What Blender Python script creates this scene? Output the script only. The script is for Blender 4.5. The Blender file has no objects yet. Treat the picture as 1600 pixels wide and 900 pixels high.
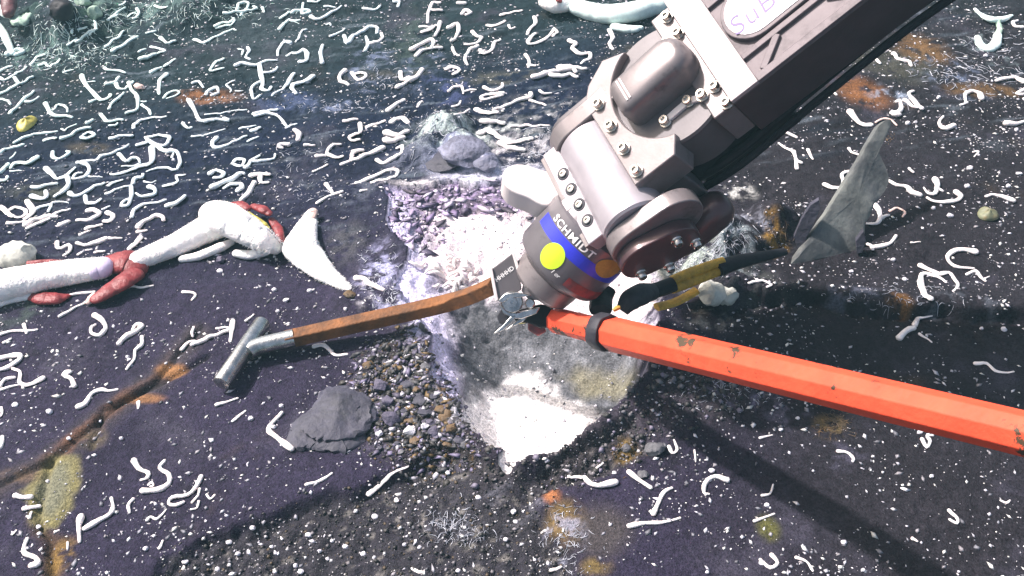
import bpy, bmesh, math, random
import numpy as np
from mathutils import Vector, Matrix, noise as mnoise

random.seed(7)
rng = np.random.default_rng(11)
SC = bpy.context.scene
COL = SC.collection

# ------------------------------------------------------------------ camera
CAM_H = 1.35
HAZE = 0.020
PITCH = math.radians(42.0)
HFOV = math.radians(55.0)
cam_data = bpy.data.cameras.new('camera')
cam_data.angle = HFOV
cam_data.clip_start = 0.02
cam_data.clip_end = 200
cam = bpy.data.objects.new('camera', cam_data)
COL.objects.link(cam)
cam.location = (0, 0, CAM_H)
cam.rotation_euler = (math.pi / 2 - PITCH, 0, 0)
SC.camera = cam

# ------------------------------------------------------------------ light
SUN_DIR = np.array([-0.575, 0.22, 0.785])          # towards the light
SUN_DIR /= np.linalg.norm(SUN_DIR)
world = bpy.data.worlds.new('World')
SC.world = world
world.use_nodes = True
wn = world.node_tree.nodes
sky = wn.new('ShaderNodeTexSky')
sky.sky_type = 'NISHITA'
sky.sun_disc = False
sky.air_density = 1.0
sky.dust_density = 6.0
sky.ozone_density = 0.0
sky.sun_elevation = math.asin(SUN_DIR[2])
sky.sun_rotation = math.atan2(SUN_DIR[0], SUN_DIR[1])
wn['Background'].inputs['Strength'].default_value = 0.11
world.node_tree.links.new(sky.outputs['Color'], wn['Background'].inputs['Color'])
sun_data = bpy.data.lights.new('sun', 'SUN')
sun_data.energy = 4.1
sun_data.angle = math.radians(2.2)
sun_data.color = (1.0, 0.93, 0.93)
sun = bpy.data.objects.new('sun', sun_data)
COL.objects.link(sun)
sun.rotation_euler = Vector(SUN_DIR).to_track_quat('Z', 'Y').to_euler()
SC.view_settings.view_transform = 'Standard'
SC.view_settings.look = 'None'
SC.view_settings.gamma = 1.0
SC.view_settings.exposure = 0.9
SC.render.engine = 'CYCLES'
SC.cycles.volume_bounces = 0
SC.cycles.max_bounces = 6

# ------------------------------------------------------------------ measuring helpers
CR = np.array([1.0, 0, 0])
CU = np.array([0, math.sin(PITCH), math.cos(PITCH)])
CN = np.array([0, -math.cos(PITCH), math.sin(PITCH)])
CC = np.array([0, 0, CAM_H])
K = math.tan(HFOV / 2) / 800.0

def ray(x, y):
    return -CN + (x - 800) * K * CR - (y - 450) * K * CU

def G(x, y, z=0.0):
    """the point at height z that the photograph shows at x, y"""
    d = ray(x, y)
    return CC + d * (z - CAM_H) / d[2]

def at_depth(x, y, dep):
    return CC + ray(x, y) * dep

def depth_of(p):
    return -float((np.asarray(p) - CC) @ CN)

def cw(x, y, z):
    v = x * CR + y * CU + z * CN
    return v / np.linalg.norm(v)

# ------------------------------------------------------------------ noise (numpy)
def _hash(ix, iy, seed):
    h = (ix.astype(np.int64) * 374761393 + iy.astype(np.int64) * 668265263 + seed * 974634777) & 0xFFFFFFFF
    h = ((h ^ (h >> 13)) * 1274126177) & 0xFFFFFFFF
    return (h ^ (h >> 16)) & 0xFFFF

def perlin(x, y, seed=0):
    x = np.asarray(x, float); y = np.asarray(y, float)
    ix = np.floor(x); iy = np.floor(y)
    fx = x - ix; fy = y - iy
    u = fx * fx * fx * (fx * (fx * 6 - 15) + 10)
    v = fy * fy * fy * (fy * (fy * 6 - 15) + 10)
    def g(ox, oy):
        a = _hash(ix + ox, iy + oy, seed) * (2 * math.pi / 65536.0)
        return np.cos(a) * (fx - ox) + np.sin(a) * (fy - oy)
    n0 = g(0, 0) * (1 - u) + g(1, 0) * u
    n1 = g(0, 1) * (1 - u) + g(1, 1) * u
    return (n0 * (1 - v) + n1 * v) * 1.45

def fbm(x, y, octv=4, seed=0, gain=0.5):
    s = 0.0; a = 1.0; f = 1.0; t = 0.0
    for o in range(octv):
        s = s + a * perlin(x * f, y * f, seed + o * 17)
        t += a; a *= gain; f *= 2.03
    return s / t

def sstep(e0, e1, x):
    t = np.clip((x - e0) / (e1 - e0), 0, 1)
    return t * t * (3 - 2 * t)

def seg_dist(X, Y, pts, closed=False):
    pts = [np.asarray(p)[:2] for p in pts]
    n = len(pts)
    best = np.full(X.shape, 1e9)
    side = np.zeros(X.shape)
    for i in range(n if closed else n - 1):
        a = pts[i]; b = pts[(i + 1) % n]
        d = b - a
        L2 = d @ d + 1e-12
        t = np.clip(((X - a[0]) * d[0] + (Y - a[1]) * d[1]) / L2, 0, 1)
        dx = X - (a[0] + t * d[0]); dy = Y - (a[1] + t * d[1])
        q = np.hypot(dx, dy)
        m = q < best
        best = np.where(m, q, best)
        side = np.where(m, np.sign(d[0] * dy - d[1] * dx), side)
    return best, side

def inside(X, Y, pts):
    pts = [np.asarray(p)[:2] for p in pts]
    r = np.zeros(X.shape, bool)
    n = len(pts)
    for i in range(n):
        x1, y1 = pts[i]; x2, y2 = pts[(i + 1) % n]
        if y1 == y2:
            continue
        c = ((y1 > Y) != (y2 > Y)) & (X < (x2 - x1) * (Y - y1) / (y2 - y1) + x1)
        r ^= c
    return r

# ------------------------------------------------------------------ materials
MATS = {}

def mat(name, base, rough=0.6, metal=0.0, var=0.25, scale=40.0, bump=0.2, bscale=120.0, base2=None,
        cover=0.5, sharp=0.12, coat=0.0, spec=0.5, attr=None, sss=0.0):
    m = bpy.data.materials.new(name)
    m.use_nodes = True
    nt = m.node_tree; N = nt.nodes; L = nt.links
    b = N['Principled BSDF']
    b.inputs['Roughness'].default_value = rough
    b.inputs['Metallic'].default_value = metal
    b.inputs['Coat Weight'].default_value = coat
    b.inputs['Specular IOR Level'].default_value = spec
    if sss:
        b.inputs['Subsurface Weight'].default_value = sss
        b.inputs['Subsurface Radius'].default_value = (0.006, 0.004, 0.003)
    tc = N.new('ShaderNodeTexCoord')
    n1 = N.new('ShaderNodeTexNoise'); n1.inputs['Scale'].default_value = scale
    n1.inputs['Detail'].default_value = 6; n1.inputs['Roughness'].default_value = 0.65
    L.new(tc.outputs['Object'], n1.inputs['Vector'])
    mr = N.new('ShaderNodeMapRange')
    mr.inputs['From Min'].default_value = 0.3; mr.inputs['From Max'].default_value = 0.7
    mr.inputs['To Min'].default_value = 1 - var; mr.inputs['To Max'].default_value = 1 + var
    L.new(n1.outputs['Fac'], mr.inputs['Value'])
    mul = N.new('ShaderNodeMix'); mul.data_type = 'RGBA'; mul.blend_type = 'MULTIPLY'
    mul.inputs['Factor'].default_value = 1.0
    if attr:
        at = N.new('ShaderNodeAttribute'); at.attribute_name = attr
        src = at.outputs['Color']
        L.new(src, mul.inputs[6])
    elif base2 is not None:
        n2 = N.new('ShaderNodeTexNoise'); n2.inputs['Scale'].default_value = scale * 0.6
        n2.inputs['Detail'].default_value = 8; n2.inputs['Roughness'].default_value = 0.7
        L.new(tc.outputs['Object'], n2.inputs['Vector'])
        r2 = N.new('ShaderNodeMapRange')
        r2.inputs['From Min'].default_value = cover - sharp; r2.inputs['From Max'].default_value = cover + sharp
        L.new(n2.outputs['Fac'], r2.inputs['Value'])
        mx = N.new('ShaderNodeMix'); mx.data_type = 'RGBA'
        mx.inputs[6].default_value = (*base, 1); mx.inputs[7].default_value = (*base2, 1)
        L.new(r2.outputs['Result'], mx.inputs['Factor'])
        L.new(mx.outputs[2], mul.inputs[6])
    else:
        mul.inputs[6].default_value = (*base, 1)
    L.new(mr.outputs['Result'], mul.inputs[7])
    L.new(mul.outputs[2], b.inputs['Base Color'])
    if bump:
        n3 = N.new('ShaderNodeTexNoise'); n3.inputs['Scale'].default_value = bscale
        n3.inputs['Detail'].default_value = 5
        L.new(tc.outputs['Object'], n3.inputs['Vector'])
        bp = N.new('ShaderNodeBump'); bp.inputs['Strength'].default_value = bump
        bp.inputs['Distance'].default_value = 0.004
        L.new(n3.outputs['Fac'], bp.inputs['Height'])
        L.new(bp.outputs['Normal'], b.inputs['Normal'])
    MATS[name] = m
    return m

mat('basalt', (.05, .05, .06), .75, var=.6, scale=230, bump=.7, bscale=320, attr='col', spec=.08)
mat('worm', (.80, .74, .72), .5, var=.12, scale=60, bump=.25, bscale=300, sss=.15)
mat('worm_teal', (.66, .78, .74), .5, var=.12, scale=60, bump=.25, bscale=300, sss=.15)  # white worm with the upper-left cyan glow put into its colour; also green growth
mat('worm_cyan_lit', (.72, .78, .79), .5, var=.12, scale=60, bump=.25, bscale=300, sss=.15)  # same worm with a fainter cyan glow painted in
mat('worm_pink', (.72, .52, .46), .5, var=.15, scale=60, bump=.25, bscale=300, sss=.15)
mat('tube_white', (.90, .86, .84), .6, var=.10, scale=35, bump=.7, bscale=170, base2=(.74, .76, .72), cover=.58, sss=.15)
mat('tube_lilac', (.70, .60, .78), .55, var=.1, scale=40, bump=.3, bscale=200)
mat('plume_red', (.21, .024, .026), .5, var=.35, scale=45, bump=.5, bscale=160, base2=(.17, .02, .024), cover=.55)
mat('plume_dark', (.10, .03, .035), .5, var=.3, scale=45, bump=.4, bscale=160)
mat('shell_green', (.30, .42, .33), .55, var=.25, scale=60, bump=.5, bscale=200, base2=(.52, .60, .50), cover=.6)
mat('leaf_yellow', (.42, .36, .06), .5, var=.3, scale=80, bump=.3, base2=(.55, .50, .16), cover=.6)
mat('leaf_olive', (.16, .17, .10), .55, var=.3, scale=80, bump=.3, base2=(.24, .16, .07), cover=.6)
mat('rock_dark', (.045, .044, .066), .7, var=.4, scale=30, bump=.8, bscale=90, base2=(.035, .035, .045), cover=.55)
mat('rock_purple', (.085, .076, .115), .7, var=.4, scale=50, bump=.7, bscale=150)
mat('rock_film', (.20, .205, .28), .7, var=.5, scale=40, bump=.9, bscale=120, base2=(.07, .07, .10), cover=.5)
mat('rock_tan', (.15, .085, .03), .7, var=.5, scale=50, bump=.7, bscale=150, base2=(.07, .055, .04), cover=.5)
mat('rock_white', (.66, .64, .68), .7, var=.2, scale=50, bump=.6, bscale=150)
mat('rock_grey', (.10, .10, .11), .7, var=.4, scale=50, bump=.7, bscale=150)
mat('slab', (.080, .085, .088), .6, var=.4, scale=20, bump=.5, bscale=70, base2=(.18, .19, .172), cover=.53, sharp=.14)
mat('fleck', (.72, .70, .72), .6, var=.2, scale=80, bump=0, attr='col')
mat('filament', (.46, .48, .54), .6, var=.2, scale=60, bump=0)
mat('metal_grey', (.215, .187, .188), .34, metal=.3, var=.12, scale=30, bump=.04, bscale=300, base2=(.12, .10, .10), cover=.63, sharp=.06)
mat('metal_light', (.40, .365, .39), .35, metal=.25, var=.08, scale=24, bump=.03, bscale=300, base2=(.26, .23, .25), cover=.66, sharp=.05)
mat('metal_dark', (.115, .102, .107), .45, metal=.15, var=.12, scale=25, bump=.03, bscale=300)
mat('metal_wrist', (.150, .135, .145), .34, metal=.3, var=.10, scale=30, bump=.03, bscale=300, base2=(.085, .075, .08), cover=.62, sharp=.06)
mat('metal_beam', (.150, .125, .132), .55, metal=.1, var=.15, scale=30, bump=.06, bscale=250, base2=(.085, .07, .075), cover=.6, sharp=.08, spec=.3)
mat('metal_shaded', (.065, .042, .047), .5, metal=.1, var=.25, scale=18, bump=.05, bscale=200)  # darker copy of the beam metal, shade of its unlit side painted in
mat('metal_glare', (.40, .345, .34), .5, metal=0, var=.12, scale=20, bump=.04, bscale=300)  # overexposed beam end put into a paler metal
mat('metal_maroon', (.085, .048, .052), .28, metal=.2, var=.2, scale=25, bump=.05, bscale=200)
mat('metal_pale', (.72, .65, .63), .42, metal=0, var=.05, scale=18, bump=.02, bscale=400)
mat('rubber', (.035, .034, .042), .55, spec=.25, var=.3, scale=40, bump=.35, bscale=150)
mat('black', (.015, .014, .018), .55, spec=.15, var=.3, scale=40, bump=.2)
mat('chrome', (.62, .57, .52), .22, metal=1.0, var=.15, scale=90, bump=.05)
mat('steel', (.46, .46, .45), .27, metal=.95, var=.35, scale=55, bump=.2, bscale=180, base2=(.26, .25, .22), cover=.6)
mat('sticker_white', (.82, .74, .76), .45, var=.04, scale=30, bump=0)
mat('ink', (.11, .06, .22), .5, var=.1, bump=0)
mat('print_white', (.82, .80, .78), .5, var=.05, bump=0)
mat('print_blue', (.030, .035, .55), .4, var=.12, bump=0)
mat('print_lime', (.52, .80, .02), .4, var=.06, bump=0)
mat('print_gold', (.36, .22, .03), .45, var=.3, scale=70, bump=0)
mat('print_red', (.34, .04, .04), .45, var=.4, scale=40, bump=0, base2=(.10, .05, .05), cover=.55)
mat('orange', (.70, .078, .034), .6, var=.16, scale=24, bump=.3, bscale=90, base2=(.06, .04, .022), cover=.60, sharp=.012, spec=.25)
mat('rust', (.21, .078, .02), .8, var=.4, scale=30, bump=.8, bscale=150, base2=(.10, .042, .016), cover=.52)
mat('webbing_yellow', (.52, .31, .03), .6, var=.35, scale=70, bump=.6, bscale=240)
mat('sponge', (.52, .52, .46), .75, var=.3, scale=40, bump=.8, bscale=90)

# ------------------------------------------------------------------ mesh builder
def tag(o, label=None, cat=None, group=None, kind=None):
    if label: o['label'] = label
    if cat: o['category'] = cat
    if group: o['group'] = group
    if kind: o['kind'] = kind
    return o

def empty(name, loc, label, cat, group=None):
    o = bpy.data.objects.new(name, None)
    COL.objects.link(o)
    o.empty_display_size = .02
    o.location = tuple(loc)
    o['_loc'] = [float(a) for a in loc]
    del o['_loc']
    return tag(o, label, cat, group)

class Frame:
    def __init__(s, o, a, b, c, sc):
        s.o = np.asarray(o, float); s.a = a; s.b = b; s.c = c; s.s = sc
    def __call__(s, u, v, w):
        return s.o + s.s * (u * s.a + v * s.b + w * s.c)

class MB:
    def __init__(s):
        s.v = []; s.f = []
    def add(s, vs, fs):
        o = len(s.v)
        s.v += [tuple(float(c) for c in p) for p in vs]
        s.f += [tuple(i + o for i in f) for f in fs]
    def box(s, F, u0, u1, v0, v1, w0, w1):
        c = [F(u, v, w) for w in (w0, w1) for (u, v) in ((u0, v0), (u1, v0), (u1, v1), (u0, v1))]
        s.add(c, [(0, 3, 2, 1), (4, 5, 6, 7), (0, 1, 5, 4), (1, 2, 6, 5), (2, 3, 7, 6), (3, 0, 4, 7)])
        return s
    def prism(s, lo, hi):
        n = len(lo)
        s.add(list(lo) + list(hi), [tuple(range(n))[::-1], tuple(range(n, 2 * n))] +
              [(i, (i + 1) % n, n + (i + 1) % n, n + i) for i in range(n)])
        return s
    def rings(s, rings, cap=True):
        n = len(rings[0]); o = []
        for r in rings: o += list(r)
        fs = []
        for j in range(len(rings) - 1):
            for i in range(n):
                a = j * n + i; b = j * n + (i + 1) % n
                fs.append((a, b, b + n, a + n))
        if cap:
            fs.append(tuple(range(n))[::-1])
            fs.append(tuple(range((len(rings) - 1) * n, len(rings) * n)))
        s.add(o, fs)
        return s
    def lathe(s, F, prof, seg=40, cap=True):
        """prof: (t along the frame's first axis, radius)"""
        rr = []
        for t, r in prof:
            rr.append([F(t, r * math.cos(q), r * math.sin(q)) for q in [2 * math.pi * i / seg for i in range(seg)]])
        return s.rings(rr, cap)
    def tube(s, pts, rad, seg=8, squash=1.0, up=np.array([0, 0, 1.0]), rot=0.0):
        pts = [np.asarray(p, float) for p in pts]
        rr = []
        n = len(pts)
        for i in range(n):
            t = pts[min(i + 1, n - 1)] - pts[max(i - 1, 0)]
            t /= (np.linalg.norm(t) + 1e-9)
            b = np.cross(t, up)
            if np.linalg.norm(b) < 1e-4: b = np.cross(t, np.array([1.0, 0, 0]))
            b /= np.linalg.norm(b); c = np.cross(b, t)
            r = rad[i]
            rr.append([pts[i] + r * (math.cos(q) * b + squash * math.sin(q) * c)
                       for q in [rot + 2 * math.pi * k / seg for k in range(seg)]])
        return s.rings(rr)
    def build(s, name, m, parent=None, smooth=True, bevel=0.0, angle=35, bseg=2):
        me = bpy.data.meshes.new(name)
        off = np.array(parent.location) if parent is not None and parent.type == 'EMPTY' else np.zeros(3)
        if parent is not None and parent.parent is not None:
            off = np.array(parent.parent.location)
        elif parent is not None and parent.type != 'EMPTY':
            off = np.array(parent.location)
        me.from_pydata([tuple(np.array(p) - off) for p in s.v], [], s.f)
        me.validate()
        bm = bmesh.new(); bm.from_mesh(me)
        bmesh.ops.recalc_face_normals(bm, faces=bm.faces)
        bm.to_mesh(me); bm.free()
        o = bpy.data.objects.new(name, me)
        COL.objects.link(o)
        me.materials.append(MATS[m])
        if smooth:
            me.shade_smooth()
            me.set_sharp_from_angle(angle=math.radians(angle))
        if parent is not None: o.parent = parent
        if bevel:
            bv = o.modifiers.new('bevel', 'BEVEL'); bv.width = bevel; bv.segments = bseg
            bv.limit_method = 'ANGLE'; bv.angle_limit = math.radians(40)
            bv.harden_normals = False
        return o

def catmull(pts, per):
    pts = [np.asarray(p, float) for p in pts]
    if len(pts) == 2:
        return [pts[0] + (pts[1] - pts[0]) * t for t in np.linspace(0, 1, per + 1)]
    P = [2 * pts[0] - pts[1]] + pts + [2 * pts[-1] - pts[-2]]
    out = []
    for i in range(1, len(P) - 2):
        for j in range(per):
            t = j / per
            out.append(0.5 * (2 * P[i] + (P[i + 1] - P[i - 1]) * t + (2 * P[i - 1] - 5 * P[i] + 4 * P[i + 1] - P[i + 2]) * t * t
                              + (3 * P[i] - P[i - 1] - 3 * P[i + 1] + P[i + 2]) * t ** 3))
    out.append(pts[-1])
    return out

def place(o, loc):
    """move a one-mesh thing's origin to loc without moving it"""
    d = Vector([float(c) for c in loc])
    o.data.transform(Matrix.Translation(-d))
    o.location = d
    return o

# ------------------------------------------------------------------ seabed
def spaced(core0, core1, step, out0, out1, grow=1.28):
    c = list(np.arange(core0, core1 + 1e-9, step))
    a = []; s = step; x = core0
    while x > out0:
        s *= grow; x -= s; a.append(x)
    b = []; s = step; x = core1
    while x < out1:
        s *= grow; x += s; b.append(x)
    return np.array(a[::-1] + c + b)

XS = spaced(-1.85, 1.85, .0044, -30, 30)
ya = np.arange(.62, 1.95, .0040); yb = np.arange(1.95, 3.15, .0062)
YS = np.concatenate([spaced(.62, .62, .0040, -20, .6)[:-1], ya, yb, spaced(3.15, 3.15, .0062, 3.2, 40)[1:]])
YS = np.unique(np.round(YS, 6))
YS = YS[np.concatenate([[True], np.diff(YS) > .001])]
X, Y = np.meshgrid(XS, YS)

def gp(lst, z=0.0):
    return [G(a, b, z)[:2] for a, b in lst]

near = sstep(6, 3, np.hypot(X, Y - 1.6))
Z = .035 * fbm(X * .9 + 3, Y * .9, 3, 1) + near * (.010 * fbm(X * 4, Y * 4, 4, 5))
# flow folds running across the plate
ax_ = (X * .96 + Y * .28); bx_ = (-X * .28 + Y * .96)
fold = fbm(ax_ * 2.2, bx_ * 16, 4, 21)
upm = sstep(1.55, 2.0, Y - .25 * X)
Z += near * upm * .014 * fold
# smooth plates, lower left
rough = .0022 + .004 * sstep(.0, .35, fbm(X * 3.1 + 9, Y * 3.1, 3, 33)) + .003 * upm
# gravelly hollow along the bottom edge
gravel = gp([(180, 960), (250, 872), (330, 832), (450, 792), (560, 758), (640, 720), (690, 690), (720, 690), (760, 735), (830, 740),
             (900, 700), (990, 660), (1015, 700), (960, 735), (880, 752), (845, 775), (862, 830), (905, 868), (900, 960)])
dg, _ = seg_dist(X, Y, gravel, True)
ing = inside(X, Y, gravel)
sdg = np.where(ing, dg, -dg) + .018 * fbm(X * 14, Y * 14, 3, 41)
gm = sstep(-.012, .014, sdg)
Z -= gm * .020
rough = rough + gm * .008
# rubble slope left of the hollow
rub = gp([(575, 560), (640, 530), (690, 610), (730, 680), (745, 715), (640, 715), (590, 690), (560, 640)])
dr, _ = seg_dist(X, Y, rub, True)
rm = sstep(-.05, .02, np.where(inside(X, Y, rub), dr, -dr) + .02 * fbm(X * 12, Y * 12, 3, 44))
rough = rough + rm * .009
Z += rm * .008
# dark rough bank right of the hollow
bank = gp([(760, 735), (860, 712), (960, 650), (1010, 590), (1100, 560), (1230, 610), (1080, 660), (1000, 700), (900, 745)])
db, _ = seg_dist(X, Y, bank, True)
bm_ = sstep(-.05, .03, np.where(inside(X, Y, bank), db, -db) + .03 * fbm(X * 10, Y * 10, 3, 46))
rough = rough + bm_ * .007
Z += bm_ * .012
# crack with rusty lips
crack = gp([(-60, 790), (30, 748), (80, 722), (140, 668), (185, 630), (250, 592), (275, 560), (305, 522)])
wob = .010 * fbm(X * 18, Y * 18, 3, 51)
dc, sc_ = seg_dist(X + wob, Y + wob, crack)
Z -= .007 * np.exp(-(dc / .005) ** 2)
Z += .005 * sstep(.07, .0, dc) * sstep(-.01, .01, dc * sc_)
crack2 = gp([(80, 722), (60, 800), (75, 850), (80, 930)])
dc2, _ = seg_dist(X + wob, Y + wob, crack2)
Z -= .012 * np.exp(-(dc2 / .007) ** 2)
crack3 = gp([(320, 560), (250, 598), (160, 640), (140, 700)])
dc3, _ = seg_dist(X + wob, Y + wob, crack3)
Z -= .008 * np.exp(-(dc3 / .006) ** 2)
# step on the right
stepl = gp([(1130, 480), (1220, 470), (1300, 478), (1380, 492), (1480, 488), (1560, 492), (1660, 500)])
ds, ss = seg_dist(X, Y + .02 * fbm(X * 9, Y * 9, 3, 61), stepl)
stepm = sstep(.13, .0, ds)
Z += .03 * stepm * sstep(-.006, .010, ds * ss) - .010 * np.exp(-(ds / .02) ** 2)
rough = rough + .006 * np.exp(-(ds / .06) ** 2)
# lumps above the hollow
for (px, py, r, h) in [(725, 235, .06, .05), (690, 215, .07, .04), (755, 258, .05, .035), (660, 240, .06, .03), (700, 195, .08, .035),
                       (1130, 460, .05, .03), (1090, 405, .11, .045), (1150, 390, .09, .05), (1190, 360, .07, .03), (560, 470, .09, .02),
                       (300, 20, .14, .05), (120, 30, .18, .06), (100, 60, .1, .03), (1215, 350, .07, .04), (1000, 430, .09, .02)]:
    g = G(px, py)
    q = np.hypot(X - g[0], Y - g[1]) / r + .25 * fbm(X * 20, Y * 20, 3, 71)
    Z += h * sstep(1.1, .2, q)
# the hollow
rim = gp([(598, 300), (612, 350), (628, 400), (622, 440), (640, 490), (668, 545), (688, 600), (712, 658), (744, 712), (792, 742), (856, 722),
          (912, 686), (962, 642), (1002, 600), (1015, 555), (1030, 500), (1035, 450), (1010, 400), (985, 345), (930, 310), (830, 295), (700, 290)])
floor_ = gp([(775, 570), (790, 500), (880, 470), (955, 485), (975, 530), (980, 585), (944, 640), (884, 690), (815, 712), (788, 655)])
wr = .013 * fbm(X * 22, Y * 22, 4, 81) + .030 * fbm(X * 7, Y * 7, 3, 83)
d_o, _ = seg_dist(X + wr, Y + wr, rim, True)
inr = inside(X + wr, Y + wr, rim)
d_i, _ = seg_dist(X, Y, floor_, True)
inf = inside(X, Y, floor_)
t = np.where(inr, np.where(inf, 1.0, d_o / (d_o + d_i + 1e-9)), 0.0)
PITD = .125
pit = sstep(0, 1, t)
pit = .55 * pit + .45 * t
deepf = 1 - .45 * sstep(1.30, 1.62, Y)
Z = Z * (1 - .6 * sstep(0, .5, t)) - PITD * pit * deepf
Z += np.where(inr, 0, .016 * np.exp(-(d_o / .03) ** 2))
backm = inr & ~inf
rough = rough + np.where(backm, .0055, 0) + np.where(inf, .004, 0)
# strata on the back wall
Z += np.where(backm & (Y > 1.5), .005 * np.sin(pit * 38 + 4 * fbm(X * 8, Y * 8, 2, 88)), 0)
Z += near * rough * (fbm(X * 26, Y * 26, 5, 3, .6) + .55 * fbm(X * 80, Y * 80, 2, 4))

def hz(x, y):
    x = np.asarray(x, float); y = np.asarray(y, float)
    i = np.clip(np.searchsorted(XS, x) - 1, 0, len(XS) - 2)
    j = np.clip(np.searchsorted(YS, y) - 1, 0, len(YS) - 2)
    fx = np.clip((x - XS[i]) / (XS[i + 1] - XS[i]), 0, 1); fy = np.clip((y - YS[j]) / (YS[j + 1] - YS[j]), 0, 1)
    return (Z[j, i] * (1 - fx) * (1 - fy) + Z[j, i + 1] * fx * (1 - fy) + Z[j + 1, i] * (1 - fx) * fy + Z[j + 1, i + 1] * fx * fy)

from bisect import bisect_right
_XL = XS.tolist(); _YL = YS.tolist()
def hz1(x, y):
    i = min(max(bisect_right(_XL, x) - 1, 0), len(_XL) - 2); j = min(max(bisect_right(_YL, y) - 1, 0), len(_YL) - 2)
    fx = min(max((x - _XL[i]) / (_XL[i + 1] - _XL[i]), 0), 1); fy = min(max((y - _YL[j]) / (_YL[j + 1] - _YL[j]), 0), 1)
    a = Z.item(j, i); b = Z.item(j, i + 1); c = Z.item(j + 1, i); d = Z.item(j + 1, i + 1)
    return (a * (1 - fx) + b * fx) * (1 - fy) + (c * (1 - fx) + d * fx) * fy

def T(px, py):
    """the seabed point that the photograph shows at px, py"""
    z = 0.0
    dx, dy, dz = (float(c) for c in ray(px, py))
    for _ in range(14):
        k = (z - CAM_H) / dz
        z = .5 * z + .5 * hz1(dx * k, dy * k)
    k = (z - CAM_H) / dz
    return np.array([dx * k, dy * k, z])

# ---- colours of the rock, films, stains and the painted cyan glow
def lerp(C, col, m):
    m = np.clip(m, 0, 1)[..., None]
    return C * (1 - m) + np.array(col) * m

C = np.ones(X.shape + (3,)) * np.array([.0235, .0195, .0375])
C = lerp(C, (.0075, .0120, .029), sstep(1.5, 2.2, Y - .2 * X))  # darker rock at the upper left, cyan glow put into its blue
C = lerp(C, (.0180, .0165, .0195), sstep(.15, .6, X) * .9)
C = lerp(C, (.012, .024, .026), sstep(2.2, 2.7, Y - .3 * X) * .8)  # teal glow at the top left painted into the rock
nz = fbm(X * 7, Y * 7, 5, 101, .6)
C *= (1 + .42 * nz)[..., None]
fine = fbm(X * 60, Y * 60, 3, 103, .7)
C *= (1 + .50 * fine)[..., None]
C = lerp(C, (.050, .046, .066), sstep(.10, .45, fbm(X * 5 + 3, Y * 5, 5, 115, .65)) * .55)
C = lerp(C, (.012, .011, .015), sstep(.18, .5, fbm(X * 8, Y * 8 + 4, 5, 117, .65)) * .5)
C = lerp(C, (.060, .042, .026), sstep(.28, .55, fbm(X * 3 + 8, Y * 3, 5, 119, .65)) * .5)
C = lerp(C, (.030, .030, .030), gm * .6)
C = lerp(C, (.16, .15, .14), gm * sstep(.22, .5, fbm(X * 45, Y * 45, 3, 105)) * .8)
C = lerp(C, (.050, .043, .045), bm_ * .5)
C = lerp(C, (.028, .024, .020), rm * .6)
C = lerp(C, (.13, .12, .17), rm * sstep(.15, .4, fbm(X * 40, Y * 40, 3, 107)) * .8)
C = lerp(C, (.16, .10, .035), rm * sstep(.25, .45, fbm(X * 36 + 5, Y * 36, 3, 109)) * .8)
fold_d = sstep(.15, .5, fbm(ax_ * 4, bx_ * 30, 4, 111))
C = lerp(C, (.012, .017, .026), fold_d * upm * .75)
fold_l = sstep(.2, .5, fbm(ax_ * 5 + 7, bx_ * 34, 4, 113))
C = lerp(C, (.13, .16, .19), fold_l * upm * .45)

def patch(px, py, rx, ry, col, amt=.8, th=-.15, fs=22, seed=1, soft=.3):
    g = T(px, py)
    dep = depth_of(g)
    wx = rx * K * dep
    wy = ry * K * dep / abs(ray(px, py)[2])
    i0, i1 = np.searchsorted(XS, [g[0] - 1.7 * wx, g[0] + 1.7 * wx]); j0, j1 = np.searchsorted(YS, [g[1] - 1.7 * wy, g[1] + 1.7 * wy])
    if i1 <= i0 or j1 <= j0: return
    x = X[j0:j1, i0:i1]; y = Y[j0:j1, i0:i1]
    q = np.hypot((x - g[0]) / wx, (y - g[1]) / wy)
    m = sstep(1.15, .35, q + .35 * fbm(x * 9, y * 9, 3, seed + 200)) * sstep(th, th + soft, fbm(x * fs, y * fs, 4, seed, .65))
    C[j0:j1, i0:i1] = lerp(C[j0:j1, i0:i1], col, m * amt)

RUST = (.20, .085, .030); AMB = (.21, .13, .035); OLIVE = (.125, .125, .065); BLUE = (.20, .24, .36); PALE = (.55, .58, .58); LAV = (.48, .46, .68)
# rusty lips of the crack
cm = sstep(.026, .004, dc + .012 * fbm(X * 30, Y * 30, 3, 121)) * sstep(-.5, .1, fbm(X * 11, Y * 11, 3, 123)) * sstep(-1.05, -.98, X * 1.0 - .0)
C = lerp(C, (.070, .060, .050), sstep(.045, .005, dc) * .4)
C = lerp(C, RUST, cm * .45 * sstep(-.1, .35, fbm(X * 6 + 2, Y * 6, 3, 129)))
C = lerp(C, (.016, .014, .014), np.exp(-(dc / .004) ** 2) * .55)
C = lerp(C, (.014, .013, .012), np.exp(-(dc2 / .006) ** 2) * .7)
C = lerp(C, (.10, .06, .03), sstep(.03, .0, dc2 + .01 * fbm(X * 30, Y * 30, 3, 125)) * .5)
C = lerp(C, (.014, .013, .012), np.exp(-(dc3 / .004) ** 2) * .6)
op = gp([(62, 735), (88, 712), (120, 712), (126, 745), (112, 790), (85, 820), (50, 818), (44, 785), (36, 768)])
do_, _ = seg_dist(X, Y, op, True)
om = sstep(-.008, .012, np.where(inside(X, Y, op), do_, -do_) + .012 * fbm(X * 30, Y * 30, 3, 127))
C = lerp(C, (.15, .15, .10), om * .9)
C = lerp(C, (.19, .16, .05), om * sstep(.03, .0, do_) * .7)
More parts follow.
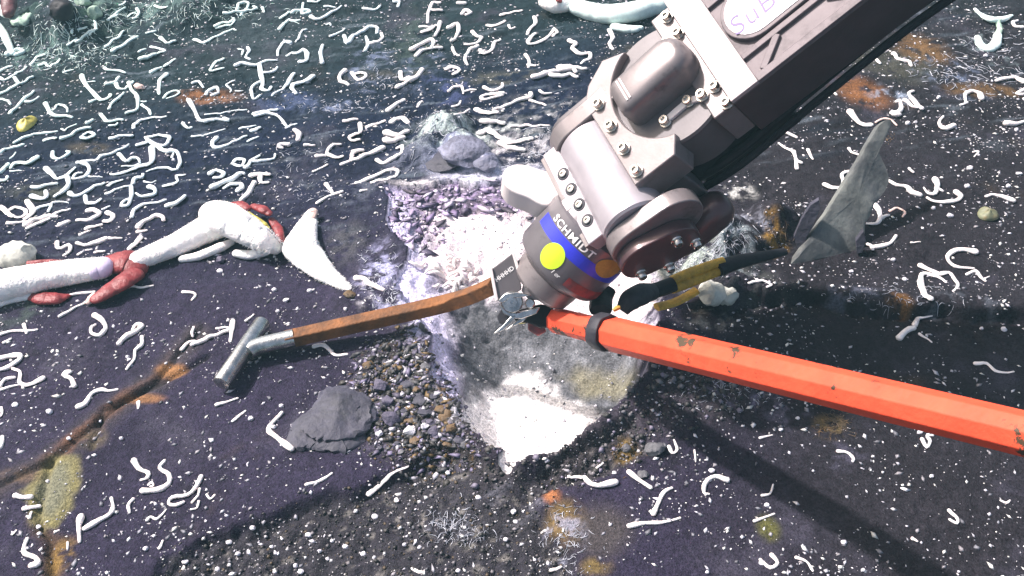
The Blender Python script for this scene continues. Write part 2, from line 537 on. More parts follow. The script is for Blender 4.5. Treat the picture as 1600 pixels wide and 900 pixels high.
for a in [(270, 580, 26, 12, (.24, .12, .05), .9, -.6), (225, 622, 34, 9, (.22, .11, .05), .85, -.6), (150, 690, 26, 22, (.10, .08, .05), .7, -.4),
          (95, 870, 24, 34, AMB, .7, -.3), (30, 745, 40, 14, (.12, .08, .05), .6, -.3),
          (330, 152, 55, 16, RUST, .75, -.3), (140, 230, 40, 12, (.09, .075, .05), .6, -.3), (60, 300, 60, 14, (.07, .075, .06), .7, -.3),
          (1345, 145, 50, 26, RUST, .8, -.35), (1440, 78, 50, 28, (.15, .085, .035), .8, -.35), (1540, 140, 70, 12, (.14, .08, .03), .6, -.3),
          (1400, 100, 80, 30, (.06, .06, .045), .6, -.4), (1300, 665, 34, 26, (.15, .11, .05), .9, -.1), (1405, 470, 22, 16, (.18, .09, .03), .9, -.3),
          (885, 815, 40, 42, (.14, .095, .035), .85, -.4), (862, 775, 16, 16, (.30, .12, .05), .9, -.3), (935, 830, 60, 50, (.055, .048, .047), .8, -.8),
          (1200, 825, 22, 26, (.09, .09, .025), .8, -.3), (930, 885, 30, 20, (.14, .10, .03), .7, -.2), (975, 705, 24, 24, (.18, .12, .03), .8, -.1),
          (1210, 365, 34, 30, (.24, .14, .03), .85, -.05), (650, 60, 40, 60, (.06, .085, .075), .5, -.2), (990, 95, 60, 30, (.10, .09, .07), .5, -.2),
          (780, 120, 80, 14, (.10, .10, .08), .6, -.2), (600, 120, 90, 12, (.08, .075, .06), .5, -.2),
          (580, 100, 40, 50, BLUE, .55, .0), (700, 130, 50, 34, (.08, .10, .22), .5, -.05), (660, 100, 40, 60, (.16, .20, .30), .5, .05),
          (500, 165, 90, 14, BLUE, .6, .05), (450, 160, 60, 20, (.05, .07, .14), .7, -.2), (1490, 120, 60, 40, (.16, .20, .30), .6, .05),
          (1390, 150, 40, 18, (.30, .36, .46), .7, .05), (1540, 70, 60, 60, (.14, .18, .19), .5, .1), (470, 250, 60, 50, (.16, .18, .20), .5, .1),
          (430, 60, 120, 60, (.050, .066, .075), .4, -.3), (30, 480, 60, 40, (.05, .07, .06), .7, -.2),
          (1330, 455, 100, 16, (.11, .12, .16), .6, -.05), (1500, 470, 90, 20, (.09, .10, .12), .6, -.05), (1180, 440, 80, 40, (.06, .065, .06), .6, -.1),
          (700, 820, 40, 26, (.36, .37, .45), .7, .03), (730, 840, 40, 20, (.42, .40, .34), .7, .1), (880, 835, 40, 50, (.26, .27, .36), .6, .05),
          (800, 790, 70, 40, (.16, .16, .19), .6, .05), (1150, 610, 60, 30, (.22, .20, .30), .65, .02), (1230, 640, 50, 40, (.13, .12, .17), .5, .05),
          (960, 640, 40, 20, (.18, .16, .26), .6, .05), (1310, 710, 60, 30, (.10, .095, .14), .4, .03), (600, 625, 26, 40, (.19, .16, .28), .7, -.05),
          (60, 85, 50, 26, (.16, .26, .23), .7, -.05), (130, 80, 60, 30, (.12, .20, .19), .6, .0), (220, 20, 110, 26, (.14, .22, .20), .6, .0), (150, 10, 60, 26, (.18, .28, .22), .6, -.05), (330, 8, 80, 18, (.12, .18, .16), .5, .0), (45, 20, 40, 30, (.05, .09, .08), .7, -.2),
          (560, 300, 50, 40, (.09, .10, .13), .5, -.1), (540, 380, 40, 40, (.085, .085, .09), .6, -.2)]:
    patch(a[0], a[1], a[2], a[3], a[4], a[5], a[6], seed=int(a[0] + a[1]))
# pale mats round the hollow
for a in [(700, 205, 70, 40, (.46, .54, .52), .85, -.15), (770, 205, 60, 26, (.55, .58, .56), .7, -.1), (720, 245, 70, 24, (.34, .36, .52), .8, -.3),
          (640, 245, 50, 26, (.10, .11, .15), .7, -.4), (770, 275, 100, 26, (.62, .62, .74), .9, -.35), (680, 290, 90, 10, (.60, .56, .58), .8, -.1),
          (820, 240, 90, 40, (.62, .60, .62), .6, -.05), (850, 180, 90, 50, (.50, .50, .50), .4, .05),
          (590, 425, 36, 50, (.38, .38, .58), .85, -.15), (620, 470, 34, 30, (.42, .42, .60), .8, -.1), (575, 455, 26, 30, (.60, .58, .62), .8, .0),
          (655, 520, 22, 40, (.46, .45, .62), .9, -.2), (690, 590, 18, 50, (.42, .42, .55), .9, -.2), (715, 650, 18, 40, (.40, .40, .44), .9, -.2),
          (1080, 410, 80, 36, (.46, .52, .47), .85, -.12), (1140, 375, 60, 40, (.36, .42, .44), .8, -.05), (1165, 345, 40, 30, (.36, .38, .46), .6, .0),
          (1010, 430, 40, 40, (.22, .23, .20), .8, -.2), (1110, 500, 60, 24, (.19, .19, .18), .7, .0), (1155, 300, 30, 16, (.50, .50, .48), .8, -.1)]:
    patch(a[0], a[1], a[2], a[3], a[4], a[5], a[6], seed=int(a[0] * 3 + a[1]))
# inside of the hollow
n_in = fbm(X * 18, Y * 18, 4, 131, .6)
strat = np.where(inr, 1.0, 0.0)
topband = strat * sstep(.30, .16, t + .12 * n_in) * sstep(1.60, 1.68, Y)
pinkm = strat * sstep(.08, .20, t + .10 * n_in) * sstep(1.49, 1.54, Y + .25 * X + .05 * n_in)
greym = strat * sstep(.30, .60, t + .06 * n_in) * sstep(1.54, 1.48, Y + .25 * X + .05 * n_in)
C = lerp(C, (.50, .47, .56), strat * .75 * sstep(-.25, .2, n_in))
C = lerp(C, (.86, .76, .77), pinkm)
C = lerp(C, (.60, .50, .62), pinkm * sstep(.2, .5, fbm(X * 14, Y * 14, 4, 133)) * .6)
C = lerp(C, (.20, .15, .18), pinkm * sstep(.035, .0, np.abs(fbm(X * 11, Y * 11, 4, 143))) * sstep(.0, .3, fbm(X * 7, Y * 7, 2, 145)) * .7)
C = lerp(C, (.10, .08, .12), topband * .85)
C = lerp(C, (.34, .26, .42), topband * sstep(.0, .3, fbm(X * 38, Y * 38, 3, 135)) * .8)
lw = strat * sstep(-.10, -.20, X + .35 * (Y - 1.5)) * sstep(.5, .2, t)
C = lerp(C, (.70, .66, .88), lw * .8)
C = lerp(C, (.105, .11, .12), greym * .97)
C = lerp(C, (.22, .23, .25), greym * sstep(.0, .4, n_in) * .7)
fw = inf & True
whitep = [T(a, b)[:2] for a, b in [(728, 655), (765, 618), (800, 600), (830, 602), (870, 630), (905, 648), (935, 662), (950, 680), (880, 740), (800, 760), (740, 710)]]
dw, _ = seg_dist(X, Y, whitep, True)
wm = sstep(-.035, .0, np.where(inside(X, Y, whitep), dw, -dw) + .035 * fbm(X * 20, Y * 20, 4, 137))
C = lerp(C, (.86, .83, .82), wm * strat)
C = lerp(C, (.30, .30, .31), wm * strat * sstep(.28, .40, fbm(X * 55, Y * 55, 3, 139)) * .6)
tanp = [T(a, b)[:2] for a, b in [(878, 590), (905, 578), (965, 585), (990, 592), (960, 620), (915, 618)]]
dt_, _ = seg_dist(X, Y, tanp, True)
tm = sstep(-.02, .02, np.where(inside(X, Y, tanp), dt_, -dt_) + .02 * fbm(X * 24, Y * 24, 3, 141))
C = lerp(C, (.20, .185, .12), tm * strat * .8)
C = np.clip(C, .004, .92)

me = bpy.data.meshes.new('seabed')
ny, nx = X.shape
V = np.stack([X, Y, Z], -1).reshape(-1, 3)
idx = np.arange(nx * ny).reshape(ny, nx)
F_ = np.stack([idx[:-1, :-1], idx[:-1, 1:], idx[1:, 1:], idx[1:, :-1]], -1).reshape(-1, 4)
me.vertices.add(len(V)); me.vertices.foreach_set('co', V.astype(np.float32).ravel())
me.loops.add(F_.size); me.loops.foreach_set('vertex_index', F_.astype(np.int32).ravel())
me.polygons.add(len(F_)); me.polygons.foreach_set('loop_start', (np.arange(len(F_)) * 4).astype(np.int32))
me.polygons.foreach_set('loop_total', np.full(len(F_), 4, np.int32))
me.update(calc_edges=True)
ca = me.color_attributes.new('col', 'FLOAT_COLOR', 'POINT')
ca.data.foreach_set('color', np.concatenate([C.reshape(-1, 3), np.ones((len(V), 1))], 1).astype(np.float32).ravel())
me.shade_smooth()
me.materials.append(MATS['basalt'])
seabed = bpy.data.objects.new('seabed', me)
COL.objects.link(seabed)
tag(seabed, kind='structure')

# ------------------------------------------------------------------ the manipulator arm
A_ = cw(.79, .61, .40); C_ = cw(.41, -.91, .58)
C_ = C_ - (C_ @ A_) * A_; C_ /= np.linalg.norm(C_)
N_ = np.cross(C_, A_); N_ = N_ if N_ @ CN > 0 else -N_
ARM = Frame(at_depth(1030, 125, 1.60), A_, C_, N_, 1.60 * K)
B_c = at_depth(890, 398, 1.754)
g_ = cw(-.635, -.68, -.36)
e1 = cw(.73, -.68, 0); e1 = e1 - (e1 @ g_) * g_; e1 /= np.linalg.norm(e1)
e2 = np.cross(g_, e1); e2 = e2 if e2 @ CN > 0 else -e2
WR = Frame(B_c, g_, e1, e2, 1.754 * K)

arm = empty('manipulator_arm', at_depth(790, 500, 1.82),
            'grey metal robotic manipulator arm with bolted joints reaching down from upper right', 'robot arm')
PXM = ARM.s
bev = .0022
# beam
MB().box(ARM, 72, 760, -116, 116, -116, -7).build('beam', 'metal_shaded', arm, bevel=bev)
cover = MB().box(ARM, 72, 760, -117.5, 117.5, -8, -4).build('beam_cover', 'metal_beam', arm, bevel=.001)

def bar(F, p, q, wd, w0, w1):
    p = np.array(p, float); q = np.array(q, float); d = (q - p) / np.linalg.norm(q - p); nn = np.array([-d[1], d[0]]) * wd / 2
    c = [p - nn, q - nn, q + nn, p + nn]
    return [F(a, b, w0) for a, b in c], [F(a, b, w1) for a, b in c]

def rib(p, q, wd, w1=2.5):
    lo, hi = bar(ARM, p, q, wd, -4.2, w1)
    m = MB(); m.prism(lo, hi)
    return m.build('rib', 'metal_beam', cover, bevel=.0012)

es = rib((72, 0), (120, 0), 235, 4.0); es.data.materials[0] = MATS['metal_glare']; es['label'] = 'flat strip across the end of the beam, glare painted into its pale colour'
rib((120, 111), (760, 111), 13)
rib((120, -111), (760, -111), 13)
rib((120, 66), (760, 66), 10)
rib((120, -50), (760, -50), 10)
for i, u in enumerate((135, 262, 300, 420, 470, 590, 640)):
    if i % 2 == 0:
        rib((u, 104.6), (u + 44, 71.2), 11, 2.2)
        rib((u, -104.6), (u + 44, -55.2), 11, 2.2)
    else:
        rib((u + 44, 104.6), (u, 71.2), 11, 2.2)
        rib((u + 44, -104.6), (u, -55.2), 11, 2.2)

def stadium(u0, u1, v0, v1, n=14):
    r = (v1 - v0) / 2; cv = (v0 + v1) / 2
    p = [(u0 + r - r * math.sin(q), cv - r * math.cos(q)) for q in np.linspace(0, math.pi, n)]
    p += [(u1 - r + r * math.sin(q), cv + r * math.cos(q)) for q in np.linspace(0, math.pi, n)]
    return p

st = stadium(122, 560, -42, 58)
m = MB(); m.prism([ARM(a, b, -4.1) for a, b in st], [ARM(a, b, 5) for a, b in st])
pl = m.build('name_plate', 'metal_beam', arm, bevel=.0015)
st = stadium(129, 552, -35, 51)
m = MB(); m.prism([ARM(a, b, 5.0) for a, b in st], [ARM(a, b, 6.2) for a, b in st])
m.build('sticker', 'sticker_white', pl, bevel=0)

def text_verts(s, size, shear=0.0, bold=0.0, space=1.0):
    cu = bpy.data.curves.new('lettering', 'FONT')
    cu.body = s; cu.size = size; cu.shear = shear; cu.offset = bold; cu.extrude = 0.0; cu.space_character = space
    cu.resolution_u = 4
    o = bpy.data.objects.new('lettering', cu); COL.objects.link(o)
    dg = bpy.context.evaluated_depsgraph_get()
    me_ = bpy.data.meshes.new_from_object(o.evaluated_get(dg))
    bm = bmesh.new(); bm.from_mesh(me_)
    bmesh.ops.triangulate(bm, faces=bm.faces)
    bmesh.ops.subdivide_edges(bm, edges=[e for e in bm.edges if e.calc_length() > size * .25], cuts=2)
    vs = [(v.co.x, v.co.y) for v in bm.verts]; bm.verts.index_update()
    fs = [tuple(v.index for v in f.verts) for f in bm.faces]
    bm.free()
    bpy.data.objects.remove(o); bpy.data.curves.remove(cu); bpy.data.meshes.remove(me_)
    return vs, fs

def lettering(vs, fs, fn, m, parent, name='lettering'):
    me_ = bpy.data.meshes.new(name)
    off = np.array(parent.parent.location) if parent.parent else np.array(parent.location)
    me_.from_pydata([tuple(fn(x, y) - off) for x, y in vs], [], fs)
    o = bpy.data.objects.new(name, me_); COL.objects.link(o); o.parent = parent
    me_.materials.append(MATS[m])
    return o

vs, fs = text_verts('SuBastian', 47, .10, -.4, 1.08)
lettering(vs, fs, lambda x, y: ARM(130 + x, 33 - y, 6.9), 'ink', pl)

def bolt(F, u, v, w, r=9.5, parent=None, axis='w'):
    m = MB()
    hexr = [(r * math.cos(q), r * math.sin(q)) for q in np.arange(6) * math.pi / 3 + .3]
    wash = [(r * 1.25 * math.cos(q), r * 1.25 * math.sin(q)) for q in np.arange(16) * math.pi / 8]
    P = (lambda a, b, h: F(u + a, v + b, w + h)) if axis == 'w' else (lambda a, b, h: F(u + a, v + h, w + b))
    m.rings([[P(a, b, 0) for a, b in wash], [P(a, b, 3) for a, b in wash], [P(a * .95, b * .95, 3.6) for a, b in wash]])
    k = r * .95
    circ = [(math.cos(q), math.sin(q)) for q in np.arange(12) * math.pi / 6]
    m.rings([[P(a * k, b * k, 3.4) for a, b in circ], [P(a * k, b * k, 11) for a, b in circ], [P(a * k * .86, b * k * .86, 12.5) for a, b in circ],
             [P(a * k * .5, b * k * .5, 12.5) for a, b in circ], [P(a * k * .45, b * k * .45, 8.5) for a, b in circ]])
    return m.build('bolt', 'chrome', parent, angle=40)

# knuckle plate with the round joint cover
m = MB(); m.lathe(Frame(ARM(0, 2, 0), N_, A_, C_, PXM), [(-110, 106), (-22, 106), (-18, 103), (-18, 0.5)], 64)
m.build('joint_disc', 'metal_dark', arm, angle=30)
arc = [(87 * math.cos(q), 2 + 96 * math.sin(q)) for q in np.linspace(math.radians(255), math.radians(105), 26)]
fl = [(-124, -92), (-30, -112)] + [p for p in arc if True] + [(-30, 122), (-122, 128)]
fl = [(-124, -60)] + [(-104, -86), (-62, -108)] + arc + [(-40, 126), (-118, 126)]
m = MB(); m.prism([ARM(a, b, -70) for a, b in fl], [ARM(a, b, -3) for a, b in fl])
flange = m.build('flange', 'metal_grey', arm, bevel=bev)
MB().box(ARM, 36, 71.5, -112, 113, -100, -12).build('knuckle_web', 'metal_grey', arm, bevel=bev)
for v in (-40, 10, 60, 108):
    bolt(ARM, -103, v, -3, 9.0, flange)
for (x, y) in [(1042, 16), (1056, 47), (1041, 61), (1024, 82), (993, 109), (1101, 144), (1084, 155), (1063, 159), (1030, 187), (1115, 172)]:
    d = np.array([x - 1030, y - 125.0])
    M2 = np.array([[A_ @ CR, C_ @ CR], [-(A_ @ CU), -(C_ @ CU)]])
    uv = np.linalg.solve(M2, d)
    on_web = uv[0] > 36 and abs(uv[1]) < 112
    bolt(ARM, uv[0], uv[1], -12 if on_web else -18, 8.5, arm)
for (p, q) in [((1041, 61), (1024, 82)), ((1024, 82), (993, 109)), ((1063, 159), (1030, 187)), ((1084, 155), (1063, 159))]:
    pu = np.linalg.solve(M2, np.array(p) - (1030, 125.0)); qu = np.linalg.solve(M2, np.array(q) - (1030, 125.0))
    lo, hi = bar(ARM, pu, qu, 11, -18.5, -12)
    m = MB(); m.prism(lo, hi); m.build('bolt_strap', 'metal_pale', arm, bevel=.001)
# pod over the joint
def rrect(u0, u1, v0, v1, r0, r1, n=7):
    p = []
    for (cx, cy, a0, r) in ((u0 + r0, v0 + r0, 180, r0), (u1 - r1, v0 + r1, 270, r1), (u1 - r1, v1 - r1, 0, r1), (u0 + r0, v1 - r0, 90, r0)):
        for i in range(n):
            q = math.radians(a0 + 90 * i / (n - 1)); p.append((cx + r * math.cos(q), cy + r * math.sin(q)))
    return p
lev = [(-19, 0), (22, 0), (34, -3), (42, -9), (45, -17)]
rr = []
for w, ins in lev:
    q = rrect(-74 - ins, 66 + ins, -36 - ins, 36 + ins, max(20 + ins, 4), max(34 + ins, 6))
    rr.append([ARM(a, b, w - (0.10 * (0 - a) if a < -30 and w > 20 else 0)) for a, b in q])
m = MB(); m.rings(rr)
pod = m.build('pod', 'metal_grey', arm, angle=50)
m = MB(); lo, hi = bar(ARM, (-44, -21), (-44, 21), 2.6, 38, 41.2); m.prism(lo, hi)
lo, hi = bar(ARM, (-50, -21), (-50, 21), 2.6, 37.4, 40.6); m.prism(lo, hi)
m.build('groove_mark', 'metal_pale', pod)

# pitch drum and clevis ears
DR = Frame(ARM(-160, 62, -52), C_, A_, N_, PXM)
m = MB(); m.lathe(DR, [(-92, 20), (-92, 52), (-88, 56), (90, 56), (94, 52), (94, 20)], 56)
m.build('pitch_drum', 'metal_light', arm, angle=30)
def capsule(c0, c1, r, n=16):
    c0 = np.array(c0, float); c1 = np.array(c1, float)
    d = (c1 - c0) / np.linalg.norm(c1 - c0); e = np.array([-d[1], d[0]])
    p = [c0 + r * (-math.sin(q) * d + math.cos(q) * e) for q in np.linspace(0, math.pi, n)]
    p += [c1 + r * (math.sin(q) * d - math.cos(q) * e) for q in np.linspace(0, math.pi, n)]
    return p
def ear(c0, c1, r, v0, v1, name, mt, b=bev):
    q = capsule(c0, c1, r)
    m = MB(); m.prism([ARM(a, v0, w) for a, w in q], [ARM(a, v1, w) for a, w in q])
    return m.build(name, mt, arm, bevel=b)
e_r = ear((-172, -62), (-108, -66), 50, 157, 184, 'clevis_ear', 'metal_grey')
e_r2 = ear((-178, -76), (-136, -92), 46, 184.5, 206, 'clevis_cap', 'metal_maroon')
for (u, w) in ((-204, -92), (-122, -74), (-108, -116), (-168, -128)):
    bolt(ARM, u, 206, w, 8, e_r2, axis='v')
ear((-170, -58), (-96, -58), 56, -66, -34, 'clevis_ear', 'metal_grey')
ear((-176, -70), (-120, -70), 44, -92, -66.5, 'clevis_cap', 'metal_dark')
# clamp rail with recessed screws
m = MB(); m.box(ARM, -236, -206, -48, 150, -52, -20)
rail = m.build('clamp_rail', 'metal_light', arm, bevel=bev)
m = MB(); m.box(ARM, -244, -236.5, -46, 148, -92, -24); m.build('rail_skirt', 'metal_grey', rail, bevel=.001)
for v in (10, 44, 78, 112):
    m = MB(); m.lathe(Frame(ARM(-218, v, -20), N_, A_, C_, PXM), [(-4, 11), (.8, 11), (1.2, 10.4), (1.2, .4)], 18)
    m.build('socket_screw', 'rubber', rail, angle=30)
    m = MB(); m.lathe(Frame(ARM(-218, v, -20), N_, A_, C_, PXM), [(-4, 6.8), (4.0, 6.4), (4.4, 5.6), (4.4, 3.2), (2.2, 2.8), (2.2, .3)], 14)
    m.build('socket_screw', 'chrome', rail, angle=30)
# lower body with the arm's own shade painted black, hoses and motor under the beam
MB().box(ARM, -58, 126, -80, 96, -205, -116.6).build('lower_body', 'black', arm, bevel=.006)
MB().box(ARM, -104, -58.5, -60, 120, -170, -72).build('lower_web', 'metal_dark', arm, bevel=.004)
mo = at_depth(1098, 346, depth_of(ARM(-60, 130, -170)))
ma = cw(.62, .60, .35)
mb_ = np.cross(ma, CN); mb_ /= np.linalg.norm(mb_); mc_ = np.cross(ma, mb_)
m = MB(); m.lathe(Frame(mo, ma, mb_, mc_, PXM), [(-74, 2), (-72, 14), (-60, 24), (-40, 30), (0, 33), (26, 33), (42, 29), (52, 20), (56, 9), (57, 1)], 36)
m.build('motor_capsule', 'metal_maroon', arm, angle=60)
for (v, w, r) in ((70, -126, 9), (88, -134, 7)):
    pts = catmull([ARM(-90, v + 10, w - 40), ARM(10, v + 34, w - 18), ARM(150, v + 36, w), ARM(320, v + 34, w + 8), ARM(500, v + 36, w), ARM(740, v + 34, w)], 8)
    m = MB(); m.tube(pts, [r * PXM] * len(pts), 10); m.build('hydraulic_hose', 'black', arm)

# lobe-shaped counter bracket on the upper left
ln = cw(.10, .42, .88)
la = cw(.80, -.5, 0); la = la - (la @ ln) * ln; la /= np.linalg.norm(la); lb = np.cross(ln, la)
LB = Frame(at_depth(829, 284, 1.74), la, lb, ln, 1.74 * K)
ol = []
for i in range(36):
    q = 2 * math.pi * i / 36
    r = 38 * (1 + .20 * math.cos(2 * (q - .2))) + (12 * math.exp(-((q - 5.75) / .35) ** 2)) + 16 * math.exp(-((q - .55) / .5) ** 2)
    ol.append((r * math.cos(q), r * math.sin(q) * .92))
m = MB(); m.prism([LB(a * .97, b * .97, -48) for a, b in ol], [LB(a, b, 0) for a, b in ol])
m.build('counter_bracket', 'metal_pale', arm, bevel=.004, bseg=3)

# wrist barrel
prof = [(-128, 20), (-128, 54), (-120, 60), (-66, 73), (-62, 77), (20, 77), (27, 74), (37, 58), (40, 54), (70, 51), (75, 46), (75, 8)]
m = MB(); m.lathe(WR, prof, 64)
wrist = m.build('wrist', 'metal_wrist', arm, angle=30)
m = MB(); m.lathe(WR, [(39.6, 53), (40.2, 55.3), (68, 52.8), (71.5, 50)], 56, cap=False)
m.build('wrist_collar', 'metal_grey', arm, angle=30)

def on_barrel(t, phi, r):
    return WR(t, r * math.sin(phi), r * math.cos(phi))
def band(t0, t1, p0, p1, r, name, mt, n=40):
    m = MB()
    for i in range(n):
        a0 = p0 + (p1 - p0) * i / n; a1 = p0 + (p1 - p0) * (i + 1) / n
        m.add([on_barrel(t0, a0, r), on_barrel(t1, a0, r), on_barrel(t1, a1, r), on_barrel(t0, a1, r)], [(0, 1, 2, 3)])
    return m.build(name, mt, wrist, angle=60)
band(-38, -18, math.radians(-62), math.radians(84), 77.7, 'printed_band', 'print_blue')
band(3, 19, math.radians(16), math.radians(88), 77.6, 'printed_band', 'print_red')
def oval(t, phi, rt, rp, r, name, mt):
    m = MB(); n = 30
    ring = [on_barrel(t + rt * math.cos(q), phi + rp * math.sin(q), r) for q in [2 * math.pi * i / n for i in range(n)]]
    mid = [on_barrel(t + .5 * rt * math.cos(q), phi + .5 * rp * math.sin(q), r + .3) for q in [2 * math.pi * i / n for i in range(n)]]
    m.add(ring + mid + [on_barrel(t, phi, r + .3)], [(i, (i + 1) % n, n + (i + 1) % n, n + i) for i in range(n)] + [(n + i, n + (i + 1) % n, 2 * n) for i in range(n)])
    return m.build(name, mt, wrist, angle=60)
oval(-4, math.radians(-14), 21, math.radians(14), 78.2, 'printed_dot', 'print_lime')
oval(-42, math.radians(46), 17, math.radians(18), 78.4, 'printed_dot', 'print_gold')
m = MB(); n = 26
def cone_r(t): return 60 + (t + 120) * (13 / 54.0)
def cp(t, p, d=1.0): return WR(t, (cone_r(t) + d) * math.sin(p), (cone_r(t) + d) * math.cos(p))
ring = [cp(-76 + 13 * math.cos(q) + 8 * math.sin(q), math.radians(-58) + math.radians(17) * math.sin(q)) for q in [2 * math.pi * i / n for i in range(n)]]
m.add(ring + [cp(-76, math.radians(-58), 2)], [(i, (i + 1) % n, n) for i in range(n)])
m.build('round_disc', 'metal_pale', wrist, angle=60)
vs, fs = text_verts('SCHMIDT', 16.5, 0, .35, 1.12)
wd = max(v[0] for v in vs)
lettering(vs, fs, lambda x, y: on_barrel(-41 - y, math.radians(-46) + (x / wd) * math.radians(66), 78.3), 'print_white', wrist)
vs, fs = text_verts('1 or', 9, .2, .1, 1.0)
lettering(vs, fs, lambda x, y: on_barrel(15 - y, math.radians(-4) + x / 78.0, 78.5), 'print_white', wrist)

# gripper: palm plate, bosses and claws
GF = Frame(at_depth(788, 431, 1.76), cw(.58, -.06, .1), None, None, 1.80 * K)
def GP(px, py, h=0.0):
    return at_depth(px, py, 1.765) + CN * (h * 1.765 * K)
def plate(pxs, h0, h1, name, mt, parent=arm, b=.0015):
    m = MB(); m.prism([GP(x, y, h0) for x, y in pxs], [GP(x, y, h1) for x, y in pxs])
    return m.build(name, mt, parent, bevel=b)
palm = plate([(767, 421), (802, 395), (812, 430), (815, 452), (792, 468), (774, 470)], -22, 8, 'palm_plate', 'metal_dark')
plate([(765, 420), (769, 418), (779, 468), (774, 472)], 6, 12, 'palm_edge', 'metal_pale', palm, .001)
plate([(800, 396), (804, 394), (814, 427), (809, 429)], 6, 12, 'palm_edge', 'metal_pale', palm, .001)
vs, fs = text_verts('HHHHD', 9.5, 0, .2, 1.0)
dv = np.array([26.0, -19.0]); dv /= np.linalg.norm(dv)
lettering(vs, fs, lambda x, y: GP(776 + x * dv[0] + y * dv[1], 441 + x * dv[1] - y * dv[0], 8.8), 'print_white', palm)
plate([(818, 440), (850, 446), (862, 460), (846, 470), (826, 468), (815, 455)], -30, 4, 'knuckle_block', 'metal_grey')
m = MB(); m.lathe(Frame(GP(800, 472, 2), CN, CR, CU, 1.8 * K), [(-20, 17), (6, 17), (9, 15), (9, 8), (13, 7.5), (13, 3), (10, 2.5), (10, .3)], 30)
m.build('pivot_pin', 'steel', arm, angle=30)
m = MB(); m.lathe(Frame(GP(842, 454, 4), CN, CR, CU, 1.8 * K), [(-4, 9), (2, 9), (3, 7), (-1, 5), (-1, .3)], 20)
m.build('pivot_pin', 'rubber', arm, angle=30)
m = MB(); m.lathe(Frame(GP(828, 474, -2), CN, CR, CU, 1.8 * K), [(-20, 8), (8, 8), (10, 6), (10, .3)], 20)
m.build('pivot_pin', 'steel', arm, angle=30)
plate([(778, 470), (788, 459), (806, 456), (830, 461), (812, 465), (796, 466), (786, 474)], -6, 12, 'jaw_cheek', 'steel')
plate([(779, 474), (792, 486), (806, 489), (828, 483), (844, 480), (838, 490), (815, 498), (800, 497), (786, 490)], -16, 6, 'jaw_cheek', 'steel')
plate([(808, 493), (800, 503), (786, 516), (771, 522), (773, 519), (786, 508), (796, 496), (803, 491)], -14, 6, 'claw', 'steel')
plate([(824, 496), (818, 503), (800, 512), (788, 518), (800, 508), (812, 498)], -36, -18, 'claw', 'steel')
plate([(782, 484), (792, 490), (796, 498), (789, 508), (780, 506), (776, 495)], -40, -20, 'claw_pad', 'rubber')
plate([(800, 488), (846, 476), (866, 480), (866, 512), (846, 514), (826, 506), (806, 504)], -70, -24, 'jaw_block', 'black', arm, .004)
plate([(826, 500), (848, 506), (856, 520), (842, 528), (826, 518)], -66, -46, 'jaw_pad', 'print_red', arm, .003)
plate([(806, 494), (826, 496), (824, 506), (810, 508)], -50, -30, 'jaw_pad', 'leaf_yellow', arm, .003)

# ------------------------------------------------------------------ orange pole with strap
P0 = at_depth(866, 500, 1.79)
P1 = at_depth(1680, 697, 1.075)
pd = P1 - P0; plen = np.linalg.norm(pd); pd /= plen
pb = np.cross(pd, CN); pb /= np.linalg.norm(pb); pc = np.cross(pb, pd); pc = pc if pc @ CN > 0 else -pc
PF = Frame(P0, pd, pb, pc, 1.0)
pole = empty('orange_pole', P0 + pd * .9, 'orange painted octagonal metal pole with chipped paint running to the right edge', 'pole')
def octo(t, r, rot=.06):
    return [PF(t, r * math.cos(q + rot), r * math.sin(q + rot)) for q in np.arange(8) * math.pi / 4]
m = MB(); m.rings([octo(0, .019), octo(.004, .0235), octo(.19, .0235)])
m.build('shank', 'orange', pole, angle=20, bevel=.0012)
m = MB(); m.rings([octo(.146, .0255), octo(.158, .0300), octo(plen, .0262)])
m.build('shaft', 'orange', pole, angle=20, bevel=.0015)
# strap clamp
sp = []
for i in range(41):
    q = 2 * math.pi * i / 40
    sp.append(PF(.134 + .004 * math.sin(3 * q), .0305 * math.cos(q), .0305 * math.sin(q)))
strap = empty('strap_clamp', PF(.134, 0, -.03), 'dark rubber strap clamped round the end of the orange pole', 'strap')
m = MB()
ringsL = []
for i in range(40):
    q = 2 * math.pi * i / 40; jw = .0012 * math.sin(5 * q)
    prof_ = [(-.013, .0255), (-.014, .0300), (-.011, .0325), (.011, .0330), (.014, .0310), (.013, .0255)]
    ringsL.append([PF(.134 + a + jw, (b + .0006 * math.sin(9 * q)) * math.cos(q), (b + .0006 * math.sin(9 * q)) * math.sin(q)) for a, b in prof_])
ringsL.append(ringsL[0])
m.rings(ringsL, cap=False)
m.build('band', 'rubber', strap, angle=60)
m = MB(); s0 = PF(.134, 0, .03)
pts = catmull([PF(.139, .012, -.028), PF(.146, .022, -.036), PF(.142, .036, -.040)], 5)
m.tube(pts, [.007, .008, .008, .008, .007, .006, .006, .005, .005, .004, .003][:len(pts)], 8, .5); m.build('strap_tail', 'rubber', strap)
vdep = depth_of(PF(.146, 0, .03))
m = MB(); m.tube([at_depth(958, 485, vdep), at_depth(965, 481, vdep), at_depth(969, 480, vdep)], [.003, .0045, .003], 8); m.build('brass_stud', 'print_gold', strap)
m = MB(); m.tube(catmull([at_depth(938, 486, 1.74), at_depth(940, 468, 1.78), at_depth(948, 452, 1.80)], 4), [.020, .021, .021, .021, .020, .019, .019, .018, .018], 10, .6)
m.build('strap_block', 'black', strap)

